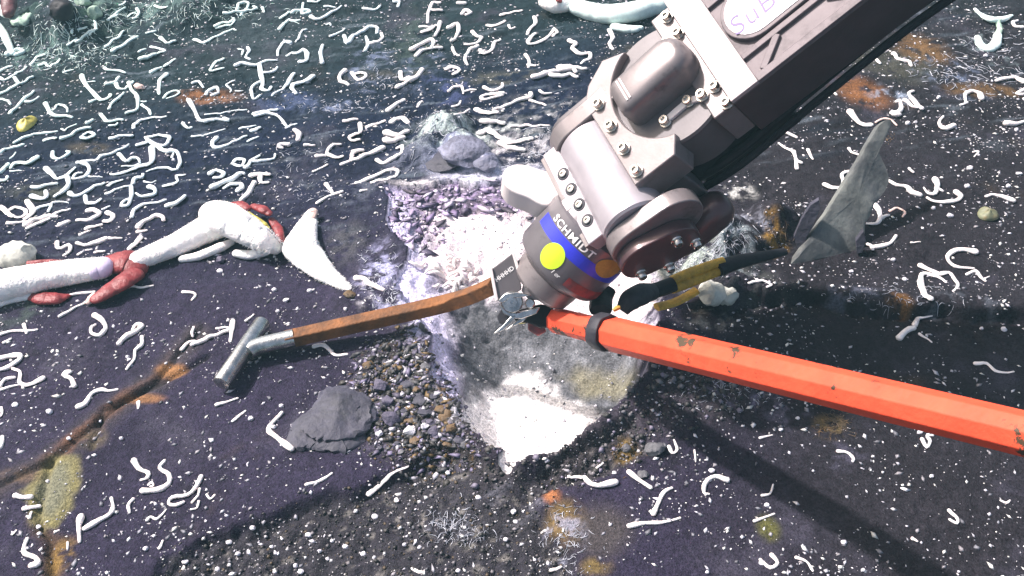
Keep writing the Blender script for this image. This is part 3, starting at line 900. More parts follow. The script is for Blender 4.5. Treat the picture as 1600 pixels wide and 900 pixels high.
# black and yellow lanyard beyond the pole
lany = empty('safety_lanyard', at_depth(1050, 470, 1.84), 'black and yellow sleeved lanyard tied behind the orange pole', 'lanyard')
def dp(px, py, d): return at_depth(px, py, d)
pts = catmull([dp(972, 486, 1.77), dp(984, 470, 1.77), dp(1002, 460, 1.79), dp(1020, 456, 1.81)], 5)
m = MB(); m.tube(pts, np.interp(range(len(pts)), [0, 5, 10, 15], [.012, .020, .021, .016]), 14); m.build('elbow', 'rubber', lany)
pts = catmull([dp(1008, 458, 1.80), dp(1030, 452, 1.82), dp(1052, 444, 1.83)], 4)
m = MB(); m.tube(pts, [.016] * len(pts), 12, .8); m.build('sleeve', 'black', lany)
for off in (-8, 6):
    pts = catmull([dp(1050, 446 + off, 1.835), dp(1080, 434 + off, 1.855), dp(1112, 422 + off, 1.875), dp(1130, 416 + off, 1.885)], 5)
    m = MB(); m.tube(pts, np.interp(range(len(pts)), [0, 4, len(pts) - 1], [.009, .0105, .0085]), 12); m.build('webbing', 'webbing_yellow', lany)
pts = catmull([dp(1026, 480, 1.83), dp(1050, 474, 1.85), dp(1072, 464, 1.87), dp(1088, 454, 1.88)], 5)
m = MB(); m.tube(pts, [.010] * len(pts), 8, .6); m.build('webbing', 'webbing_yellow', lany)
pts = catmull([dp(1120, 420, 1.88), dp(1150, 410, 1.90), dp(1190, 401, 1.93), dp(1226, 393, 1.96)], 6)
m = MB(); m.tube(pts, np.interp(range(len(pts)), [0, 8, len(pts) - 1], [.019, .016, .009]), 12, .7); m.build('sleeve', 'black', lany)

# ------------------------------------------------------------------ rusty bar with steel T handle
th = empty('t_handle_bar', T(400, 545), 'rusty square bar with a bare steel T-shaped handle lying on the rock', 'tool')
zt = float(hz(*T(380, 550)[:2]))
def Hp(px, py, z): return G(px, py, z)
tz = zt + .021
bar_pts = catmull([Hp(446, 531, tz + .006), Hp(560, 505, tz + .020), Hp(655, 484, tz + .036), Hp(700, 473, tz + .045), Hp(735, 462, .105), Hp(772, 446, .150)], 7)
m = MB(); m.tube(bar_pts, [.0185] * len(bar_pts), 4, 1.0, rot=math.pi / 4)
m.build('bar', 'rust', th, smooth=True, angle=30, bevel=.002)
m = MB(); q = catmull([Hp(388, 551, tz), Hp(405, 541, tz + .001), Hp(460, 528, tz + .007)], 4)
m.tube(q, np.interp(range(len(q)), [0, 3, len(q) - 1], [.016, .0175, .0175]), 20); m.build('socket', 'steel', th, angle=50)
m = MB(); a = Hp(345, 600, tz + .002); b = Hp(411, 503, tz + .002); d = (b - a) / np.linalg.norm(b - a)
m.tube([a, a + d * .001, a + d * .0035, b - d * .0035, b - d * .001, b], [.012, .0148, .0162, .0162, .0148, .012], 24); m.build('grip', 'steel', th, angle=40)

# ------------------------------------------------------------------ worms on the rock (measured strokes: tile origin, x5 coordinates)
W = {}
W[(0, 0)] = """6:0,560 50,535 95,520|5:0,610 40,630 100,590 150,570 210,525|5:240,510 290,460 345,425|5:305,520 350,495 375,520 430,505 470,470
6:0,745 80,700 150,660|5:115,610 150,655 210,635 260,600|6:80,890 130,845 200,770 270,720|5:205,800 250,800 305,760|5:0,780 60,790 85,820
7-5:360,820 400,890 440,912 565,918|5:415,860 460,825 520,840 530,880|7:640,590 660,650 720,720 790,790 850,770 865,745|3:660,660 700,640 745,640
6:825,660 890,650 935,610|6:910,660 930,700 1000,690 1040,640|6:1010,650 1030,710 1075,760 1080,830 1060,870 985,890|4:1080,800 1145,795|5:1110,830 1160,860 1180,900
5:855,860 870,820 930,770 970,730|6:705,800 750,785|5:820,540 850,555 920,555 985,580|7:880,400 940,375 1000,330 1080,290|5:825,365 880,330 930,290 970,240
7:1090,470 1150,455 1220,425|5:1180,370 1230,380 1290,400 1230,420|6:1255,300 1300,340 1375,330|5:1145,265 1220,245|5:1085,410 1140,385|6:1520,320 1600,345
6:1180,570 1265,530|5:1285,525 1330,490 1370,460|7-4:1305,585 1260,620 1240,690 1245,740|4:1280,770 1330,720 1400,715 1380,750 1300,770|5:600,340 650,290 720,240 760,230
5:740,160 745,230 700,280|4:530,360 570,330 600,300|4:500,575 575,545|7:1475,790 1520,860 1560,940 1670,945|8:60,440 130,400 190,410 120,440|5:1505,660 1550,640 1590,690
5:440,40 500,30 560,0|5:560,230 565,270|4:1000,130 1060,100|5:1070,70 1090,120 1040,150|5:1210,50 1260,70 1310,50|4:840,160 920,120|4:870,140 980,60|4:930,40 985,25|4:610,240 680,215"""
W[(320, 0)] = """5:150,110 230,100 300,100 340,85 410,75 380,55|5:250,80 270,40 310,20 345,35 320,80 280,125|5:80,215 140,180 190,185 230,145|4:90,230 160,205 210,200 235,160
5-3:0,335 70,300 150,260 215,235 245,235|5:590,150 630,125 660,95|6:680,105 720,85 800,90 820,100 770,115 760,90 770,30|6-3:830,140 880,160 950,130 1010,90 1070,55|4:935,55 1020,60
5:1235,65 1290,80 1345,75 1370,45|6-4:585,240 620,190 660,170 745,165|4:795,235 750,255 735,300 710,330|3-7:570,435 580,380 620,335 670,340|4-7:640,440 680,420 720,420 770,395 800,420 790,480 740,490
4-7:925,365 905,410 920,500|7:1090,290 1115,340 1160,290 1220,260 1280,215 1350,220 1345,260|6:1255,400 1275,350 1260,290|6:1275,345 1350,335 1390,300 1380,270|4:980,290 1040,265 1095,230|3:950,200 975,180 985,200
7:1100,560 1060,590 1060,640 1125,665|6:1150,570 1180,620 1230,625 1260,590 1220,570 1170,590|7-3:240,520 300,500 380,520 440,500 500,475 570,480|7:430,510 440,590 455,650 445,700 500,710 520,680|5:465,570 520,570 570,535
5:435,645 370,685 370,740 385,780 435,750|7-3:700,580 660,630 630,690 560,720 525,750|8:850,605 800,640 740,660 680,690 715,735|4:265,385 300,400 290,430|5:335,375 350,410 320,450 355,470|5:150,465 90,490 45,540 60,560 150,530
6:10,740 40,710 95,690 105,730 50,750|3:170,670 190,650 235,630|3:170,670 205,700 200,725|3:240,710 300,715|6:1480,20 1520,20 1510,55|5:810,15 860,20 910,5|5:450,60 465,100|6:380,900 460,880 570,860|6-4:390,910 500,890 580,920 640,990|3:0,895 120,890 200,870 330,860
7:1530,570 1540,630 1600,610|7:1500,690 1560,660 1590,630|8:1430,870 1490,830 1560,780"""
W[(640, 0)] = """6:240,30 180,30 150,100 140,180|6:160,80 255,90|5:80,210 150,215 210,200|6:240,180 225,240 200,290|7:95,260 150,240 190,215|7:10,400 70,365 160,320 190,340 170,380|6:50,440 110,400 190,380 255,380
7:300,225 370,190 385,240 365,290 325,325|7:375,30 440,30|7:410,110 440,90 480,100 440,125|5:710,125 770,105 880,85|6:605,200 640,210 690,195 745,165|4:775,200 790,230 825,215|6:975,140 985,185 950,220 920,270
6:985,275 935,310 930,350 990,345 1040,320 1090,285 1130,240 1155,260 1120,285|6:490,255 530,290 565,300 520,345 430,350|6:535,370 470,400 440,440 435,480 455,510|6:550,395 580,425 640,395 660,350 710,310|5:335,370 345,410 390,440
7:285,550 340,530 390,555 340,590|6:905,435 935,480 930,530|6:925,512 985,520|7:1245,330 1300,350 1270,390 1340,430 1400,420 1410,460 1340,500|10:0,630 50,610 100,550|5:305,720 350,685 410,690 420,735|4:425,715 520,700
6:580,690 640,715 720,690 725,660|6:735,735 660,740 580,750 560,780 640,770 730,745|5:1015,710 1050,740 1110,730|4-8:650,865 740,840 830,800 940,770 945,735|5:940,790 1000,805 1065,825|9:960,615 1060,590 1130,570 1200,560 1280,540 1380,545
8:1100,595 1160,605 1250,590 1310,610|9:1160,540 1260,530 1300,570|4:330,840 385,820 400,790|4:60,835 100,790|4:350,895 470,880|9:520,870 620,885 690,880|7:1560,250 1590,300 1560,350 1590,390"""
W[(0, 180)] = """6:0,295 60,270 140,250 190,230|5:110,220 200,175 290,150 380,140 450,130|3:480,110 510,125 530,100 600,75|6:350,210 400,185 440,185|6:480,190 560,160 650,110 710,105|6:640,180 690,190 740,160 700,140 650,160
6:790,0 830,50 880,50 960,40|4:850,80 900,85 920,60|7-3:1045,105 1060,75 1130,35 1300,15|6:860,190 950,165 1040,165|7:680,65 730,45|6:415,290 420,340 480,340 545,300 520,285|5-9:85,420 130,380 200,385 260,365 300,335|8:0,450 40,420 70,385
3:80,340 130,305|3:80,440 170,435|8-4:360,420 410,470 455,505 530,470 590,410|6-3:785,325 850,310 920,280 1010,235|6:605,375 690,360 780,345|7-3:640,375 690,400 700,450 650,490 570,500 600,460 645,455|3:690,480 800,485
6:930,310 985,365 1030,340 1080,345 1095,370|3:950,400 1040,400 1100,375|8-4:1190,270 1185,380 1100,405 1010,440 930,465 865,465|6:1070,240 1160,215 1140,185|7:1150,195 1230,250 1290,240 1330,190 1280,165 1140,180|8-3:1230,250 1290,290 1380,290 1410,380 1370,430 1260,415 1145,445
4:1345,340 1355,295|7:1040,535 1060,500 1110,490 1120,465|3:1125,520 1180,530 1220,515|5:1275,560 1340,545 1390,520 1380,480 1450,470|8:530,490 540,560 490,600 430,650|8-4:545,610 580,640 650,620 740,560 820,535|5:850,555 890,530 960,510
5-3:830,625 920,580 1030,550|6:1030,570 1025,650 1000,710 950,710 975,670 1020,660|8-3:1165,570 1215,590 1200,630 1110,640 1060,610|7-3:1030,800 1050,750 1120,700 1200,690 1300,665|8:1300,720 1370,700 1450,640|8:250,640 310,660 365,650 360,600|6-4:250,570 310,570 370,545 450,540
9:215,680 260,760 200,820|6:280,740 340,720 400,705 380,760|4:400,700 430,680 535,685|9:200,870 280,830 370,805 450,800|6:210,890 290,860 400,810 440,770 550,740|7:670,640 680,690 740,690 790,655|8:680,750 760,755 780,780 700,820 600,825
8:840,770 885,790 860,830 810,835|4:800,740 860,715|10:470,865 545,840|8:1080,890 1120,840 1200,800 1270,800 1280,830|6:670,895 740,870 800,860|9:0,720 60,770 110,800|6:80,740 140,725 200,745 190,790 110,800|6:60,850 130,850 200,830|6:0,520 50,510 60,480|5:1430,65 1470,110 1500,95|4:1500,170 1590,165"""
W[(320, 180)] = """6:0,55 90,35 190,50 150,20|4:270,110 400,85|7:365,130 435,105|4:335,210 420,170|8-3:95,180 60,230 90,260 180,235 240,200 330,165|3:0,160 160,110|5:635,100 720,70|6-9:700,120 740,160 730,200|7:660,240 600,230 580,250 610,265
6:215,385 250,350 310,355 290,395 230,395|7-4:320,425 360,370 430,320|6-3:360,370 440,365 540,345 550,305|7:40,470 90,440 150,460 130,490 70,495|9:55,575 130,535 210,505 280,460 310,465|5-8:150,580 200,545 280,540 290,570 255,600|8:360,480 430,465 510,470
7:435,470 440,530 500,530|9:390,530 350,600 280,680|6:870,320 940,320 970,270 1010,230 1065,235|6:960,310 1040,335 1080,320|6:1085,50 1195,35|6:1215,80 1215,140 1160,160 1130,180 1150,205 1210,195|6:1265,95 1340,75 1410,45|5-9:1065,390 1150,360 1230,330 1310,300 1400,260
7:1150,350 1160,300 1240,280|7:1345,360 1400,380 1480,340 1540,290 1540,250 1500,265|4:845,445 960,390|7:1180,535 1270,510 1370,460 1470,430 1510,445 1480,490 1390,510 1300,530|5:875,695 940,650 1010,620|6:950,555 985,590 1010,620 1080,600|4:1215,600 1270,580
10:1460,60 1530,30 1590,60|10:1410,150 1500,170 1590,130|10:1410,210 1480,210 1560,180|5:780,240 860,240"""
W[(640, 180)] = """10:540,150 620,130 690,170 780,220 880,200 960,190|9:560,60 660,60 740,75|9:700,230 790,270 900,280|5:790,90 900,90 1090,85"""
W[(0, 360)] = """5-9:600,100 660,120 740,105 835,70|5:850,65 955,65|10:1100,60 1060,110 1010,150|7:450,95 460,150 540,120 550,160 500,205|4:610,195 660,160 720,150|5:740,175 820,165|7-3:840,520 920,490 1020,440 1100,450 1200,435|5:465,680 540,640 600,600 665,575
9-4:740,670 800,710 830,770 780,825 720,810 715,765 750,740|9-5:930,890 1000,830 1090,780 1115,750 1070,740 1035,780|7-4:1112,835 1110,900 1060,940 1050,1010 990,1090|5:1430,490 1500,490 1530,510 1500,550|5:1515,760 1500,800 1510,840
6:0,820 100,790 190,790 295,780|6:190,740 210,810|5:30,885 90,850|5:625,40 700,5|6:1075,15 1150,5"""
W[(320, 360)] = """6:-180,940 -140,890 -75,865|8:-100,905 0,860 100,820 200,780|8-5:220,710 210,800 200,870|4:90,770 190,760|4:320,715 385,660|10:1180,380 1250,390 1300,430 1400,470"""
W[(1280, 0)] = """6:1590,215 1540,215 1510,180 1550,165|5-8:1380,635 1460,615 1530,615 1600,655|6:1600,710 1540,735 1600,745|3-8:1100,825 1145,810 1135,750 1180,720 1240,735 1265,785|7:575,430 620,470 690,490 720,520|6:355,505 385,465 430,465 475,505
4-8:735,720 700,730 715,770 760,820 800,860|6:660,790 730,830 790,850|4-8:600,800 625,790 640,840 620,880 560,890|5:105,670 95,710 135,745|4:180,610 225,640|4:490,410 540,400|10-7:240,870 290,950 350,985 410,980"""
W[(1280, 180)] = """p4:440,60 500,30 560,40 605,85|3-9:970,10 935,60 960,110 1050,95|9-5:1450,75 1530,75 1600,60|5:230,265 250,290 320,325|8-4:35,550 100,575 170,570 190,530 175,470 220,445 270,440|4-9:530,510 600,550 680,565 720,610 790,635
9-3:900,510 920,560 900,620 850,615 815,570|6:910,575 965,600|4-9:840,650 900,680 1000,685 1080,670 1100,640 1060,610|4-8:1300,640 1360,625 1450,650 1520,680|9-4:430,710 465,760 475,810 440,855 345,850|6:480,800 545,785|p4:550,750 610,730 670,760 650,795|5:700,420 735,455|8:575,5 630,5|3:1200,290 1245,285 1210,325"""
W[(1280, 360)] = """5-8:600,45 560,100 490,130 420,140|7:370,115 405,130 415,160|10-4:1220,180 1140,160 1060,165 1000,210 1030,270 1100,295 1210,300|6:1150,350 1220,320 1260,370 1300,400|3:1290,380 1330,360|9-4:785,280 870,320 940,345 1010,335 1050,380 1080,440 1045,475
4-11:990,410 950,380 860,350 800,350 790,420 820,500 870,550|11:620,850 680,790 740,770|8-3:745,740 780,690 880,670|4:780,810 880,875|3:715,95 790,95"""
W[(0, 540)] = """10:0,110 80,90 160,85 150,120 60,180 0,195|7:0,330 40,270 120,255|5:10,350 80,325 150,310|4-9:100,185 160,210 155,290 210,315 290,290 345,260|4-8:490,235 520,205 555,210 510,240 560,265 585,325|10-4:610,490 670,460 720,380 800,350 850,360 920,345
5:10,490 20,530 0,560|8:0,800 20,760 20,715|5:1085,440 1080,495|6-3:1690,470 1860,415|5:1815,595 1920,510|8-4:2450,15 2535,5 2620,80 2715,70"""
W[(0, 720)] = """9-4:1050,5 1090,70 1160,100 1150,140 1100,155|5-10:1290,0 1250,60 1320,110 1320,180 1240,230 1110,240|4:1160,195 1185,170 1200,195 1175,205|11-5:640,440 620,520 625,640|10-5:660,540 760,480 860,420 885,360 870,290|6-4:1045,300 1005,350 1015,410
7:1575,125 1540,200 1470,270 1350,290 1320,340 1380,350 1440,325|5:1560,220 1550,270 1500,330|4:1555,320 1540,370 1490,385|5-3:1150,470 1180,440 1220,460 1270,420 1300,380|6-10:215,610 190,680 200,730 280,760 300,810 240,825|10:120,275 180,290 250,285
9:190,380 260,365 320,370|5:230,450 250,400|4:95,580 130,545|4:530,640 530,695|5:430,560 465,545|5:1245,690 1275,630|4:1615,265 1645,300 1680,265"""
SCALE1 = """7-3:1523,569 1541,569 1555,580 1570,583 1584,581|6:1440,687 1448,700 1453,690 1448,682 1458,681|6:1308,706 1323,708 1333,717 1332,722|6:1482,798 1495,810 1495,818 1483,812|4:1563,782 1572,786 1578,782|5:1243,872 1260,878 1270,893
9:982,738 997,750 1017,763|5-8:1050,763 1037,770 1027,790 1020,805|9-4:982,823 1007,818 1033,817 1063,810|9-4:1137,752 1117,745 1102,755 1100,770 1108,773|6-3:1045,697 1050,708 1058,703 1053,687|5-11:888,745 913,750 933,760 963,755
4:932,733 943,723|3:1085,703 1087,722|4:1187,685 1207,680|5:1178,815 1210,803|7:1205,868 1215,880 1203,888 1187,875|4:1190,775 1203,772 1208,757|6:860,893 877,887|6-4:478,758 500,752 519,740|9-3:576,774 599,754 613,740 638,729
6-10:441,646 420,671 436,687 457,704|6:644,889 656,895 663,893|5:1170,442 1190,440 1206,445 1198,449|5:1245,265 1240,240 1216,225|6:1222,205 1245,216|6:1240,238 1245,252 1253,256|5:1262,235 1270,250|6:1425,842 1433,847"""

LAND = {'yellow leaf': (40, 196), 'upper left rust stain': (330, 152), 'steel T-shaped handle': (378, 555), 'rust-lipped crack': (225, 622),
        'olive rock patch': (85, 760), 'dark slab rock': (515, 655), 'red-plumed tubeworm': (180, 425), 'hairy tubeworm': (350, 350),
        'white flared tube': (490, 395), 'standing grey slab': (1310, 310), 'olive leaf': (1545, 338), 'orange pole': (1300, 605),
        'white hollow floor': (840, 670), 'fan shell': (35, 45), 'top edge tubeworm': (950, 22), 'pale crescent animal': (1545, 55),
        'hollow back edge': (690, 290), 'pole shadow': (1230, 760), 'bolted arm joint': (960, 190), 'blue film patch': (700, 135),
        'bottom gravel': (600, 850), 'upper right rust stain': (1345, 145), 'lanyard': (1150, 420), 'lower left corner': (20, 890),
        'left photo edge': (5, 330), 'top photo edge': (560, 5), 'amber rock plate': (885, 815)}
strokes = []
def parse(txt, ox, oy, k):
    for ln in txt.replace('\n', '|').split('|'):
        ln = ln.strip()
        if not ln: continue
        wd, ps = ln.split(':')
        pink = wd.startswith('p'); wd = wd.lstrip('p')
        ws = [float(a) for a in wd.split('-')]
        w0, w1 = (ws[0], ws[0] * .7) if len(ws) == 1 else ws
        pts = [tuple(float(c) for c in p.split(',')) for p in ps.split()]
        strokes.append(([(ox + x / k, oy + y / k) for x, y in pts], w0, w1, pink))
for (ox, oy), txt in W.items(): parse(txt, ox, oy, 5.0)
parse(SCALE1, 0, 0, 1.0)

worm_info = []
for pts, w0, w1, pink in strokes:
    seg = [math.dist(pts[i], pts[i + 1]) for i in range(len(pts) - 1)]
    L = sum(seg)
    per = max(3, int(round(L / (len(pts) - 1) / 5)))
    per = min(per, 9)
    fine_p = catmull(pts, per)
    n = len(fine_p)
    wp = []; rad = []
    ph = random.random() * 9; sink = random.uniform(.36, .72)
    for i, (x, y) in enumerate(fine_p):
        tt = i / (n - 1)
        g = T(x, y)
        r = .5 * (w0 + (w1 - w0) * tt) * K * depth_of(g) * 1.05
        r *= 1 + .13 * math.sin(ph + i * .9) + random.uniform(-.09, .09)
        if y < 360: r *= 1.06
        wp.append([g[0], g[1], g[2] + r * sink]); rad.append(r)
    wp = np.array(wp)
    zz = wp[:, 2].copy()
    for i in range(n):
        a0 = max(0, i - 2); wp[i, 2] = max(zz[a0:i + 3].mean(), zz[i] - rad[i] * .5)
    # rounded ends
    d0 = wp[0] - wp[1]; d0 /= np.linalg.norm(d0) + 1e-9
    d1 = wp[-1] - wp[-2]; d1 /= np.linalg.norm(d1) + 1e-9
    wp = np.vstack([wp[0] + d0 * rad[0] * .6, wp, wp[-1] + d1 * rad[-1] * .6])
    rad = [rad[0] * .55] + rad + [rad[-1] * .45]
    m = MB(); m.tube(wp, rad, 8, random.uniform(.5, .9))
    cx = sum(p[0] for p in pts) / len(pts); cy = sum(p[1] for p in pts) / len(pts)
    teal = (cx + cy * 1.6 < 520) and cy < 300  # worms within the cyan glow take the tinted colours
    cool = (cx + cy * .9 < 640) and cy < 330
    mt = 'worm_pink' if pink else ('worm_teal' if teal else 'worm_cyan_lit' if cool else 'worm')
    o = m.build('worm', mt, None, angle=70)
    place(o, wp.mean(0) - [0, 0, rad[n // 2]])
    o['group'] = 'white worms scattered over the dark rock'
    o['category'] = 'worm'
    chord = math.dist(pts[0], pts[-1]) / (L + 1e-6)
    shape = 'straight' if chord > .965 else 'slightly bent' if chord > .86 else 'curved' if chord > .66 else 'hooked' if chord > .4 else 'coiled'
    size = 'short' if L < 18 else 'mid-sized' if L < 42 else 'long'
    thick = 'thick ' if max(w0, w1) >= 8.5 else 'thin ' if max(w0, w1) <= 4 else ''
    best = min(LAND, key=lambda k_: math.dist(LAND[k_], (cx, cy)))
    lx, ly = LAND[best]
    dx, dy = cx - lx, cy - ly
    rel = ('right of' if dx > 0 else 'left of') if abs(dx) > abs(dy) * 1.2 else ('below' if dy > 0 else 'above')
    colr = 'pinkish' if pink else 'white'
    worm_info.append([o, f'{thick}{size} {shape} {colr} worm {rel} the {best}', math.hypot(dx, dy)])
ORD = ['nearest', 'second', 'third', 'fourth', 'fifth', 'sixth', 'seventh', 'eighth', 'ninth', 'tenth', 'eleventh', 'twelfth', 'thirteenth', 'fourteenth', 'fifteenth', 'sixteenth', 'seventeenth', 'eighteenth']
def where(cx, cy, lands):
    best = min(lands, key=lambda k_: math.dist(lands[k_], (cx, cy)))
    dx, dy = cx - lands[best][0], cy - lands[best][1]
    rel = ('right of' if dx > 0 else 'left of') if abs(dx) > abs(dy) * 1.2 else ('below' if dy > 0 else 'above')
    return f'{rel} the {best}', math.hypot(dx, dy)
def single_out(info):
    byl = {}
    for o, l, d in info: byl.setdefault(l, []).append((d, o))
    for l, lst in byl.items():
        lst.sort(key=lambda q: q[0])
        for i, (d, o) in enumerate(lst):
            o['label'] = l if len(lst) == 1 else l + ', ' + ORD[min(i, 17)] + (' to it' if i == 0 else ' from it')
single_out(worm_info)

# ------------------------------------------------------------------ large tubeworms
def fat(pxw, zoff=0.0, per=7, squash=.8, seg=18, jit=.018, name='tube', mt='tube_white', parent=None, lift=None, ridge=0.0):
    """a tube laid on the seabed: (px, py, width px) along its middle line"""
    P = catmull([(a[0], a[1]) for a in pxw], per)
    Wd = np.interp(np.linspace(0, len(pxw) - 1, len(P)), range(len(pxw)), [a[2] for a in pxw])
    wp = []; rad = []
    for i, (x, y) in enumerate(P):
        g = T(x, y)
        r = .5 * Wd[i] * K * depth_of(g)
        zl = zoff if lift is None else np.interp(i / (len(P) - 1), np.linspace(0, 1, len(lift)), lift)
        # aim the centre of the raised tube at the measured pixel
        z = g[2] + r * squash * .85 + zl
        p = G(x, y, z)
        wp.append(p); rad.append(r * (1 + random.uniform(-jit, jit)))
    d0 = wp[0] - wp[1]; d0 /= np.linalg.norm(d0); d1 = wp[-1] - wp[-2]; d1 /= np.linalg.norm(d1)
    wp = [wp[0] + d0 * rad[0] * .7, wp[0] + d0 * rad[0] * .4] + wp + [wp[-1] + d1 * rad[-1] * .4, wp[-1] + d1 * rad[-1] * .7]
    rad = [rad[0] * .35, rad[0] * .8] + rad + [rad[-1] * .8, rad[-1] * .3]
    m = MB(); m.tube(wp, rad, seg, squash)
    # uneven skin
    for i, v in enumerate(m.v):
        nv = mnoise.noise(Vector(v) * 55) * .0022 + mnoise.noise(Vector(v) * 140) * .0012
        q = np.array(v); m.v[i] = tuple(q + nv * np.array([.3, -.5, .8]))
    return m.build(name, mt, parent, angle=80)

def fuzz(pxw, n, ln, mt, parent, seed=1, lift=.0, name='hair_fringe', squash=.8):
    """short hairs standing off a tube's skin"""
    R_ = random.Random(seed)
    m = MB()
    P = catmull([(a[0], a[1]) for a in pxw], 6)
    Wd = np.interp(np.linspace(0, len(pxw) - 1, len(P)), range(len(pxw)), [a[2] for a in pxw])
    C3 = []
    for i, (x, y) in enumerate(P):
        g = T(x, y); r = .5 * Wd[i] * K * depth_of(g)
        C3.append((G(x, y, g[2] + r * squash * .85 + lift), r))
    for _ in range(n):
        i = R_.randrange(len(C3) - 1)
        c = C3[i][0] + (C3[i + 1][0] - C3[i][0]) * R_.random(); r = C3[i][1]
        t = C3[i + 1][0] - C3[i][0]; t /= np.linalg.norm(t)
        b = np.cross(t, [0, 0, 1]); b /= np.linalg.norm(b); cc = np.cross(b, t)
        q = R_.uniform(-.5, math.pi + .5)
        d = math.cos(q) * b + squash * math.sin(q) * cc
        s = c + d * r * .93
        e = s + (d + t * R_.uniform(-.5, .5) + np.array([0, 0, -.15])) * ln * R_.uniform(.4, 1)
        k = np.cross(e - s, t); k = k / (np.linalg.norm(k) + 1e-9) * ln * .11
        m.add([s - k, s + k, s + t * ln * .14, e], [(0, 1, 3), (1, 2, 3), (2, 0, 3)])
    o = m.build(name, mt, parent, smooth=False)
    tag(o, kind='stuff')
    return o

tw = empty('giant_tubeworm', T(100, 450), 'large white tubeworm with folded dark red plume entering from the left edge', 'tubeworm')
A1 = [(-70, 462, 62), (-20, 452, 62), (30, 440, 54), (80, 430, 48), (120, 424, 44), (163, 418, 38)]
fat(A1, parent=tw, ridge=1); fuzz(A1, 1300, .007, 'tube_white', tw, 3)
fat([(146, 421, 38), (164, 417, 37)], parent=tw, name='collar', mt='tube_lilac', zoff=.003)
pl1 = fat([(158, 418, 36), (178, 412, 44), (198, 410, 52), (214, 420, 44)], parent=tw, name='plume', mt='plume_red', squash=.48)
fat([(210, 428, 34), (190, 442, 34), (166, 457, 28), (148, 468, 20)], parent=tw, name='plume', mt='plume_red', squash=.48, zoff=.010)
fat([(148, 462, 13), (142, 468, 14), (137, 473, 9)], parent=tw, name='plume_tip', mt='worm_pink', zoff=.004)
fat([(44, 411, 8), (80, 409, 9), (125, 411, 5)], parent=tw, name='plume', mt='plume_red', zoff=.030)
tw2 = empty('slender_tubeworm', T(50, 468), 'slender white tubeworm with short red plume lying below the large tubeworm', 'tubeworm')
fat([(-30, 488, 16), (5, 472, 14), (48, 463, 11)], parent=tw2)
fat([(48, 463, 16), (66, 466, 26), (90, 466, 25), (110, 461, 6)], parent=tw2, name='plume', mt='plume_red', squash=.48)
fat([(108, 461, 4), (125, 458, 5), (148, 456, 4)], parent=tw2, name='tube', mt='worm')

tw3 = empty('hairy_tubeworm', T(330, 395), 'thick hairy white tubeworm curving over, red plume lobes along its back', 'tubeworm')
A2 = [(206, 411, 30), (240, 397, 36), (280, 380, 40), (315, 362, 46), (345, 346, 56)]
fat(A2, parent=tw3); fuzz(A2, 1200, .007, 'tube_white', tw3, 5)
A3 = [(332, 332, 44), (350, 340, 56), (380, 356, 52), (408, 374, 42), (432, 388, 24)]
fat(A3, parent=tw3, lift=[.01, .03, .035, .02, .0]); fuzz(A3, 1000, .008, 'tube_white', tw3, 6, lift=.02)
fat([(283, 405, 12), (310, 400, 15), (345, 386, 17), (362, 378, 12)], parent=tw3)
fat([(368, 396, 14), (390, 398, 17), (415, 392, 18), (432, 384, 12)], parent=tw3)
fat([(357, 321, 12), (375, 320, 17), (388, 326, 12)], parent=tw3, name='plume', mt='plume_red', lift=[.03, .045, .05], squash=.6)
fat([(395, 322, 11), (410, 327, 17), (421, 334, 11)], parent=tw3, name='plume', mt='plume_red', lift=[.04, .04, .04], squash=.6)
fat([(424, 343, 10), (434, 358, 16), (438, 376, 13)], parent=tw3, name='plume', mt='plume_red', lift=[.03, .03, .02], squash=.6)
fat([(388, 332, 4), (402, 342, 6), (416, 352, 7), (422, 364, 4)], parent=tw3, name='plume_stalk', mt='leaf_yellow', lift=[.055, .055, .05, .04])

fl_ = empty('flared_tube', T(500, 430), 'broad white flared worm tube bending to a point beside the hollow', 'tubeworm')
A4 = [(486, 331, 14), (481, 348, 30), (474, 368, 44), (470, 386, 58), (484, 404, 52), (505, 424, 38), (527, 440, 24), (546, 451, 9)]
fat(A4, parent=fl_, squash=.5); fuzz(A4, 1000, .006, 'tube_white', fl_, 8, squash=.5)
fat([(483, 333, 12), (490, 331, 14), (487, 340, 12)], parent=fl_, name='lip', mt='worm_pink', zoff=.012)

tw4 = empty('pale_tubeworm', T(950, 35), 'large pale tubeworm lying along the top edge behind the arm', 'tubeworm')
fat([(878, -6, 26), (905, 12, 30), (945, 22, 36), (990, 18, 36), (1040, 2, 34), (1080, -20, 30)], parent=tw4, mt='worm_teal')
fat([(852, 2, 26), (868, 6, 34), (884, 8, 26)], parent=tw4, name='tube_mouth', mt='tube_white', zoff=.01)
fat([(870, -2, 8), (876, 2, 7)], parent=tw4, name='plume', mt='plume_red', zoff=.05)
fat([(958, 42, 14), (985, 46, 16), (1002, 44, 10)], parent=tw4, name='tube_fold', mt='worm_teal')
tw5 = empty('corner_tubeworm', T(10, 60), 'pale blue tubeworm with dark red plume in the top left corner', 'tubeworm')  # pale teal tube, darker red plume
fat([(-14, 30, 14), (4, 50, 13), (12, 66, 12), (20, 84, 9)], parent=tw5, mt='worm_teal')
fat([(14, -8, 22), (14, 8, 23), (13, 22, 17)], parent=tw5, name='plume', mt='plume_dark', zoff=.05)
fat([(1, 10, 6), (4, 22, 8), (14, 27, 6)], parent=tw5, name='collar', mt='worm_teal', zoff=.03)

